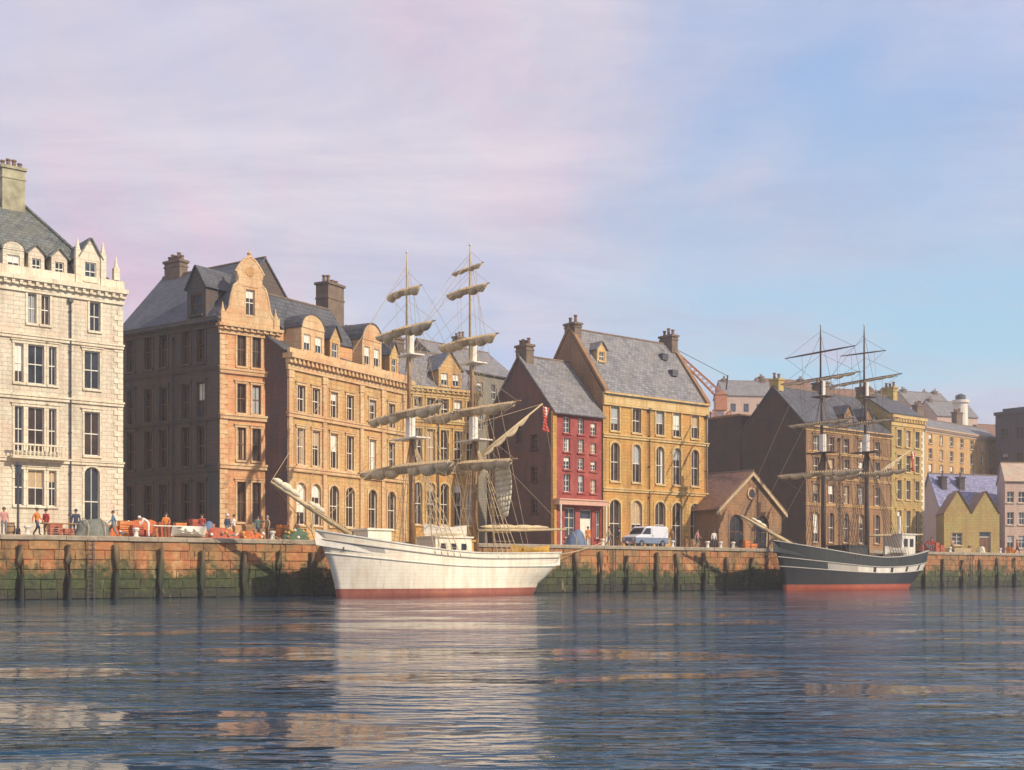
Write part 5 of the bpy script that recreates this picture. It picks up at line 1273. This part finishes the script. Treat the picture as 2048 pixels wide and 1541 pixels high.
pc = [
 (8, 3.2, 'stand', .5, 'cloth_rose', 'cloth_grey', 'hair', 'person in a rose coat standing at the far left edge of the quay', None),
 (74, 2.6, 'walk', 1.4, 'cloth_orange', 'cloth_navy', 'hair', 'person in an orange jacket walking left along the quay', None),
 (92, 3.4, 'stand', -.4, 'cloth_red', 'cloth_brown', 'hair', 'person in a red jacket just right of the orange one', 'cloth_black'),
 (152, 2.4, 'stand', .2, 'cloth_navy', 'cloth_navy', 'hair', 'person all in navy standing by the green covered cargo', 'cloth_navy'),
 (226, 3.0, 'walk', -1.3, 'cloth_blue', 'cloth_grey', 'hair', 'person in a blue coat walking right below the cream building corner', None),
 (297, 2.0, 'bend', -1.2, 'cloth_white', 'cloth_white', 'hair_grey', 'person dressed in white bending over the fish table', 'cloth_white'),
 (332, 3.6, 'carry', .3, 'cloth_orange', 'cloth_brown', 'hair', 'person in orange behind the fish table', None),
 (404, 3.6, 'stand', -.2, 'cloth_red', 'cloth_navy', 'hair', 'person in a red jumper behind the white dinghy', None),
 (455, 2.4, 'stand', 1.0, 'cloth_navy', 'cloth_grey', 'hair', 'person in a navy coat standing left of the white ship bowsprit', 'cloth_white'),
 (468, 2.9, 'carry', -1.6, 'cloth_white', 'cloth_brown', 'hair', 'person in a white shirt facing the one in the navy coat', None),
 (516, 2.8, 'point', .4, 'cloth_green', 'cloth_navy', 'hair', 'person in dark green pointing, under the white ship bowsprit', 'cloth_black'),
 (535, 3.2, 'stand', -.8, 'cloth_tan', 'cloth_brown', 'hair_grey', 'person in a tan coat nearest the white ship bow', None),
 (1176, 4.0, 'stand', .3, 'cloth_orange', 'cloth_orange', 'hair', 'person in orange overalls before the white door of the red warehouse', None),
 (1218, 2.6, 'walk', 1.3, 'cloth_tan', 'cloth_grey', 'hair', 'person in a tan coat walking beside the van', None),
 (1345, 3.6, 'stand', .8, 'cloth_brown', 'cloth_navy', 'hair', 'person in brown standing right of the van', None),
 (1850, 3.0, 'bend', 1.5, 'cloth_red', 'cloth_navy', 'hair', 'person in red stooping over the red crates', None),
 (1864, 3.8, 'stand', -.2, 'cloth_red', 'cloth_grey', 'hair', 'person in a red coat standing behind the red crates', None)]
pc += [
 (1238, 5.0, 'walk', -1.2, 'cloth_navy', 'cloth_brown', 'hair', 'person in navy walking just left of the van', 'cloth_black'),
 (1395, 2.6, 'walk', 1.2, 'cloth_rose', 'cloth_grey', 'hair', 'person in rose walking between the second bollard and the van', None),
 (1428, 3.2, 'stand', .2, 'cloth_white', 'cloth_navy', 'hair_grey', 'person in a white jumper before the brown gabled house', 'cloth_navy'),
 (1482, 2.4, 'point', -.6, 'cloth_green', 'cloth_black', 'hair', 'person in green pointing beside the black ship bowsprit', None),
 (1905, 4.2, 'carry', .4, 'cloth_tan', 'cloth_brown', 'hair', 'person in tan carrying arms forward before the cottage window', None),
 (1978, 4.0, 'stand', -.3, 'cloth_blue', 'cloth_grey', 'hair', 'person in a blue coat by the cottage door', None),
 (2034, 3.0, 'walk', 1.4, 'cloth_red', 'cloth_black', 'hair', 'person in red walking before the pale pink house', None)]
for a in pc: person(*a)
# fittings
def qthing(name, label, cat, px, b, rot=0, group=None, z=QZ):
    p = pt(px, b); return thing(name, label, cat, (p.x, p.y, z), qrz + rot, group)
# mooring bollards
m = MB(); m.tube([(0, 0, 0), (0, 0, .05), (0, 0, .06), (0, 0, .4), (0, 0, .46), (0, 0, .58), (0, 0, .62)], [.24, .24, .15, .14, .22, .22, .12], 14); bolme = m.mesh('bollard', 'hull_stripe', True)
for px, lb in ((55, 'pale iron bollard at the quay edge near the lamp post'), (272, 'pale iron bollard at the quay edge below the fish table'), (545, 'pale iron bollard under the white ship bowsprit'), (1205, 'pale iron bollard just right of the white ship stern'), (1345, 'pale iron bollard right of the van, leftmost of four'), (1415, 'pale iron bollard second of four right of the van'), (1441, 'pale iron bollard third of four right of the van'), (1466, 'pale iron bollard nearest the black ship bow'), (1900, 'pale iron bollard before the lime yellow cottage'), (2000, 'pale iron bollard nearest the right edge')):
    p = pt(px, .9); tag(place(bolme, 'bollard', None, (p.x, p.y, QZ)), lb, 'bollard', 'mooring bollards along the quay')
# lamp post
t_ = qthing('lamp_post', 'dark iron lamp post before the cream building', 'lamp post', 36, 4)
m = MB(); m.tube([(0, 0, 0), (0, 0, .5), (0, 0, .52), (0, 0, 4.0)], [.16, .14, .08, .055], 10); m.tube([(-.35, 0, 3.7), (.35, 0, 3.7)], .025, 6); m.build('post', 'iron', t_, smooth=True)
m = MB(); m.tube([(0, 0, 4.0), (0, 0, 4.1), (0, 0, 4.55)], [.1, .16, .24], 6); m.build('lantern', 'glass_blue', t_); m = MB(); m.tube([(0, 0, 4.552), (0, 0, 4.62), (0, 0, 4.85)], [.3, .2, .03], 6); m.build('lantern_cap', 'iron', t_)
# fish crates
def crate_parts(mats):
    m = MB(); l, w_, h = .8, .5, .28
    m.box(0, l, 0, w_, 0, .03); base = m
    out = [('floor', m.mesh('floor', mats), (0, 0, 0))]
    m = MB(); m.box(0, l, 0, .02, .0, .11); out_s = m.mesh('slat', mats)
    for y in (-.021, w_ + .001):
        for z in (.01, .15): out.append(('slat', out_s, (0, y, z)))
    m = MB(); m.box(0, .02, 0, w_ - .002, .032, h); e = m.mesh('end_board', mats)
    for x in (.0, l - .02): out.append(('end_board', e, (x, .001, 0)))
    return out
CR = {k: crate_parts(k) for k in ('crate_wood', 'crate_red', 'paint_orange')}
def crate(px, b, lvl, rot, mat, label, group, dx=0):
    p = pt(px, b) + D2 * dx; t = thing('fish_crate', label, 'crate', (p.x, p.y, QZ + lvl * .3), qrz + rot, group)
    for nm, me, lc in CR[mat]: place(me, nm, t, lc)
stk = [(100, 4.2, 3, 'crate_red', 'red slatted fish crate stacked between the red and navy figures'), (240, 3.8, 4, 'paint_orange', 'orange slatted fish crate stacked right of the figure in blue'), (265, 3.4, 3, 'crate_red', 'red slatted fish crate stacked left of the figure in white'), (318, 4.4, 4, 'crate_red', 'red slatted fish crate stacked behind the fish table'), (352, 4.4, 4, 'paint_orange', 'orange slatted fish crate stacked behind the fish table'), (385, 4.6, 5, 'crate_red', 'red slatted fish crate stacked behind the white dinghy'),
       (425, 3.6, 3, 'paint_orange', 'orange slatted fish crate stacked right of the white dinghy'), (490, 4.0, 4, 'crate_wood', 'plain wooden fish crate stacked left of the figure in green'), (560, 3.2, 4, 'paint_orange', 'orange slatted fish crate stacked by the white ship bow'), (575, 2.6, 3, 'crate_wood', 'plain wooden fish crate stacked by the white ship bow'),
       (1372, 3.4, 3, 'crate_wood', 'plain wooden fish crate stacked right of the van'), (1490, 3.6, 3, 'paint_orange', 'orange slatted fish crate stacked by the black ship bow'), (2020, 3.6, 3, 'paint_orange', 'orange slatted fish crate stacked near the pale pink house'), (1845, 4.6, 3, 'crate_red', 'red slatted fish crate stacked by the black ship stern'), (1872, 3.4, 4, 'crate_red', 'red slatted fish crate stacked before the lime yellow cottage left end'), (1990, 3.4, 3, 'crate_red', 'red slatted fish crate stacked by the cottage door near the right edge')]
for px, b, n, mt, lb in stk:
    for c in range(2):
        rt = R.uniform(-.15, .15)
        for k in range(n - c):
            lv = ('top' if k == n - c - 1 else ('bottom', 'second', 'third', 'fourth')[k]) + ' of the ' + ('left' if c == 0 else 'right') + ' pile'
            crate(px, b, k, rt + R.uniform(-.06, .06), mt, lb.replace(' slatted', '').replace('fish crate stacked', 'fish crate') + ', ' + lv, lb.replace('fish crate stacked', 'crates'), c * .95)
# fish table
def table(px, b, label, mat='paint_white'):
    t = qthing('trestle_table', label, 'table', px, b); m = MB(); m.box(-1.1, 1.1, -.4, .4, .78, .84); m.build('table_top', mat, t)
    for x in (-.85, .85):
        m = MB()
        for s in (-1, 1): m.tube([(x, s * .36, 0), (x, s * .1, .78)], .03, 6)
        m.box(x - .02, x + .02, -.26, .26, .3, .35); m.build('trestle', 'crate_wood', t)
table(334, 2.0, 'pale trestle fish table beside the figure in white'); table(118, 2.2, 'pale trestle table left of the green covered cargo', 'crate_wood')
# white dinghy
t_ = qthing('dinghy', 'small white rowing dinghy lying on the quay between red crates', 'dinghy', 376, 1.7)
m = MB(); lifeboat(m, 2.5, 1.15, .55); o = m.build('hull', 'paint_white', t_, (0, 0, .12)); o.rotation_euler = (rad(22), 0, 0)
m = MB(); m.box(-1.0, 1.0, -.04, .04, -.1, .04); o = m.build('keel', 'paint_brown', t_, (0, 0, .12)); o.rotation_euler = (rad(22), 0, 0)
# nets and covered cargo
def heap(name, px, b, w_, d, h, mat, label, cat, seed):
    m = MB(); n = 18; r = random.Random(seed); rings = 7; vs = []
    for j in range(rings + 1):
        t = j / rings
        for i in range(n):
            a = 2 * math.pi * i / n; q = math.cos(t * math.pi / 2) ** .75 * (1 + .3 * noise.noise((math.cos(a) * 1.3 + seed, math.sin(a) * 1.3, t * 2)))
            vs.append((math.cos(a) * w_ / 2 * q, math.sin(a) * d / 2 * q, h * math.sin(t * math.pi / 2) * (1 + .45 * noise.noise((math.cos(a) * 1.6 * (1 - t), math.sin(a) * 1.6 * (1 - t) + seed * 3.1, 0.3)))))
    m.add(vs, [(j * n + i, j * n + (i + 1) % n, (j + 1) * n + (i + 1) % n, (j + 1) * n + i) for j in range(rings) for i in range(n)])
    p = pt(px, b); o = tag(m.build(name, mat, None, (p.x, p.y, QZ), qrz, True), label, cat)
    if name == 'fishing_net':
        for k in range(9):
            a = r.uniform(math.pi, 2 * math.pi); t = r.uniform(.1, .75); q = math.cos(t * math.pi / 2) ** .75
            m = MB(); fx, fy, fz = math.cos(a) * w_ / 2 * q, math.sin(a) * d / 2 * q, h * math.sin(t * math.pi / 2)
            m.tube([(fx, fy, fz - .1), (fx, fy, fz - .05), (fx, fy, fz + .06), (fx, fy, fz + .12)], [.04, .11, .11, .04], 8); m.build('float', r.choice(('paint_white', 'paint_orange', 'paint_yellow', 'crate_wood')), o, smooth=True)
    else:
        m = MB()
        for k in (-.25, .2): m.tube([(w_ * k + .05 * math.sin(i), -d / 2 * math.cos(i / 10 * math.pi) * 1.06, h * 1.03 * math.sin(i / 10 * math.pi) ** .8 + .03) for i in range(11)], .025, 5)
        m.build('lashing', 'rope', o)
heap('fishing_net', 280, 4.6, 3.2, 1.8, 1.3, 'net_orange', 'heaped orange fishing net behind the figure in white', 'net', 1)
heap('fishing_net', 440, 2.2, 2.6, 1.5, .8, 'crate_red', 'heaped dark red net left of the navy and white figures', 'net', 2)
heap('fishing_net', 500, 2.2, 2.4, 1.4, .7, 'net_orange', 'low heap of orange net under the white ship bowsprit', 'net', 3)
heap('fishing_net', 590, 2.0, 2.2, 1.3, .8, 'net_green', 'green net heap right beside the white ship bow', 'net', 4)
heap('fishing_net', 205, 4.4, 2.8, 1.6, 1.0, 'net_orange', 'orange net heap below the cream building corner', 'net', 6)
heap('covered_cargo', 186, 2.4, 2.4, 1.6, 1.15, 'tarp_grey', 'cargo under a grey green tarpaulin by the quay edge', 'cargo', 5)
heap('covered_cargo', 414, 2.6, 1.4, 1.2, 1.1, 'tarp_blue', 'cargo under a blue tarpaulin right of the white dinghy', 'cargo', 7)
heap('covered_cargo', 1150, 3.2, 2.2, 1.6, 1.2, 'tarp_blue', 'cargo under a dark blue tarpaulin right of the white ship stern', 'cargo', 8)
# barrels
m = MB(); m.tube([(0, 0, 0), (0, 0, .25), (0, 0, .45), (0, 0, .65), (0, 0, .9)], [.25, .31, .33, .31, .25], 14); bar = m.mesh('staves', 'crate_wood', True)
m = MB()
for z, r_ in ((.08, .272), (.27, .318), (.63, .318), (.82, .272)): m.tube([(0, 0, z - .025), (0, 0, z + .025)], r_ + .008, 14)
hoop = m.mesh('hoops', 'iron', False)
for px, b, lb in ((20, 4.5, 'wooden barrel near the left edge before the cream building'), (172, 4.0, 'wooden barrel behind the grey green cargo'), (545, 4.4, 'wooden barrel right of the tan coated figure'), (605, 3.4, 'wooden barrel beside the white ship bow'), (1140, 4.6, 'wooden barrel left of the red warehouse door'), (1385, 4.2, 'wooden barrel between the van and the brown gabled house'), (1940, 3.6, 'wooden barrel before the lime yellow cottage')):
    t_ = qthing('barrel', lb, 'barrel', px, b, 0, 'barrels on the quay'); place(bar, 'staves', t_); place(hoop, 'hoops', t_)
# timber stack by the cottage
t_ = qthing('timber_stack', 'stack of pale sawn planks before the lime yellow cottage', 'timber', 1925, 2.6)
m = MB(); m.box(0, 3.6, 0, .22, 0, .07); pk = m.mesh('plank', 'spar_pale')
for r_ in range(6):
    for c in range(5): o = place(pk, 'plank', t_, (-1.8 + R.uniform(-.15, .15), c * .26, r_ * .1))
heap('sack_pile', 1962, 2.0, 1.2, .9, .7, 'canvas_pale', 'white canvas sack by the cottage door', 'sack', 9)
# the van
t_ = qthing('delivery_van', 'white and blue grey van parked before the ochre warehouse', 'van', 1291, 4.2)
Lv, Wv = 4.3, 1.8
prof = [(-2.15, .35), (-2.15, .95), (-2.0, 1.05), (-1.35, 1.2), (-.85, 1.85), (-.5, 1.98), (1.95, 1.98), (2.13, 1.8), (2.15, .35)]
m = MB(); m.prism([(x, -Wv / 2, z) for x, z in prof], (0, Wv, 0)); o = m.build('body', 'van_white', t_); bv = o.modifiers.new('b', 'BEVEL'); bv.width = .07; bv.segments = 3
m = MB(); m.box(-2.17, 2.17, -Wv / 2 - .012, Wv / 2 + .012, .36, .92); o = m.build('lower_panel', 'van_blue', t_); bv = o.modifiers.new('b', 'BEVEL'); bv.width = .04; bv.segments = 2
m = MB(); m.prism([(-1.3, -Wv / 2 - .008, 1.22), (-.82, -Wv / 2 - .008, 1.78), (-.2, -Wv / 2 - .008, 1.78), (-.2, -Wv / 2 - .008, 1.22)], (0, .02, 0)); m.build('side_window', 'glass_dark', t_)
m = MB(); e = Vector((-.65, 0, .5)).normalized() * .012; m.prism([(-1.32 + e.x, -.75, 1.26), (-1.32 + e.x, .75, 1.26), (-.9 + e.x, .68, 1.8), (-.9 + e.x, -.68, 1.8)], (-.02, 0, .015)); m.build('windscreen', 'glass_dark', t_)
for x in (-1.4, 1.35):
    for s in (-1, 1):
        m = MB(); m.tube([(0, -.11, 0), (0, .11, 0)], .34, 18); o = m.build('wheel', 'rubber', t_, (x, s * (Wv / 2 - .08), .34)); m = MB(); m.tube([(0, -.125, 0), (0, .125, 0)], .19, 14); m.build('rim', 'chrome', o)
for s in (-1, 1):
    m = MB(); m.tube([(-2.2, s * .62, .75), (-2.1, s * .62, .75)], .12, 12); m.build('headlight', 'hull_stripe', t_); m = MB(); m.box(2.15, 2.19, s * .7 - .1, s * .7 + .1, .95, 1.2); m.build('tail_light', 'paint_red', t_)
m = MB(); m.box(-2.26, -2.14, -.85, .85, .38, .54); m.build('bumper', 'chrome', t_); m = MB(); m.box(-.05, -.04, -Wv / 2 - .02, -Wv / 2 - .006, .5, 1.85); m.box(.0, .14, -Wv / 2 - .03, -Wv / 2 - .013, 1.05, 1.1); m.build('door_handle', 'iron', t_)
# gulls on the quay edge
def gull(px, b, z, rot, label):
    p = pt(px, b); t = thing('gull', label, 'gull', (p.x, p.y, z), rot, 'gulls on the quay')
    m = MB(); m.tube([(-.24, 0, .2), (-.12, 0, .22), (0, 0, .23), (.11, 0, .26), (.17, 0, .33), (.2, 0, .38), (.235, 0, .4), (.26, 0, .395)], [.01, .055, .085, .08, .05, .045, .035, .012], 10); m.build('body', 'paint_white', t, smooth=True)
    for s in (-1, 1):
        m = MB(); m.tube([(.08, s * .075, .27), (-.1, s * .07, .25), (-.3, s * .02, .22)], [.03, .045, .008], 6); m.build('wing', 'cloth_grey', t, smooth=True)
        m = MB(); m.tube([(.0, s * .03, .16), (.01, s * .035, .0)], .008, 5); m.build('leg', 'paint_yellow', t)
    m = MB(); m.tube([(.255, 0, .395), (.31, 0, .385)], [.014, .004], 6); m.build('beak', 'paint_yellow', t)
gull(244, .2, QZ, 2.6, 'white gull on the quay edge between the cream and olive buildings'); gull(470, .2, QZ, .4, 'white gull on the quay edge under the bowsprit tip'); gull(1258, .2, QZ, 2.9, 'white gull on the quay edge left of the van')

# ------------------------------------------------------------------ haze over the harbour
mh = bpy.data.materials.new('haze'); mh.use_nodes = True; th = mh.node_tree; th.nodes.clear()
oh = nd(th, 'ShaderNodeOutputMaterial'); vh = nd(th, 'ShaderNodeVolumePrincipled'); lk(th, vh.outputs[0], oh.inputs['Volume'])
vh.inputs['Color'].default_value = (0.97, 0.96, 0.98, 1); vh.inputs['Density'].default_value = 0.0006; vh.inputs['Anisotropy'].default_value = 0.0
MATS['haze'] = mh
m = MB(); m.box(-700, 1200, -80, 950, -4, 64); o = m.build('haze', 'haze'); o['kind'] = 'stuff'
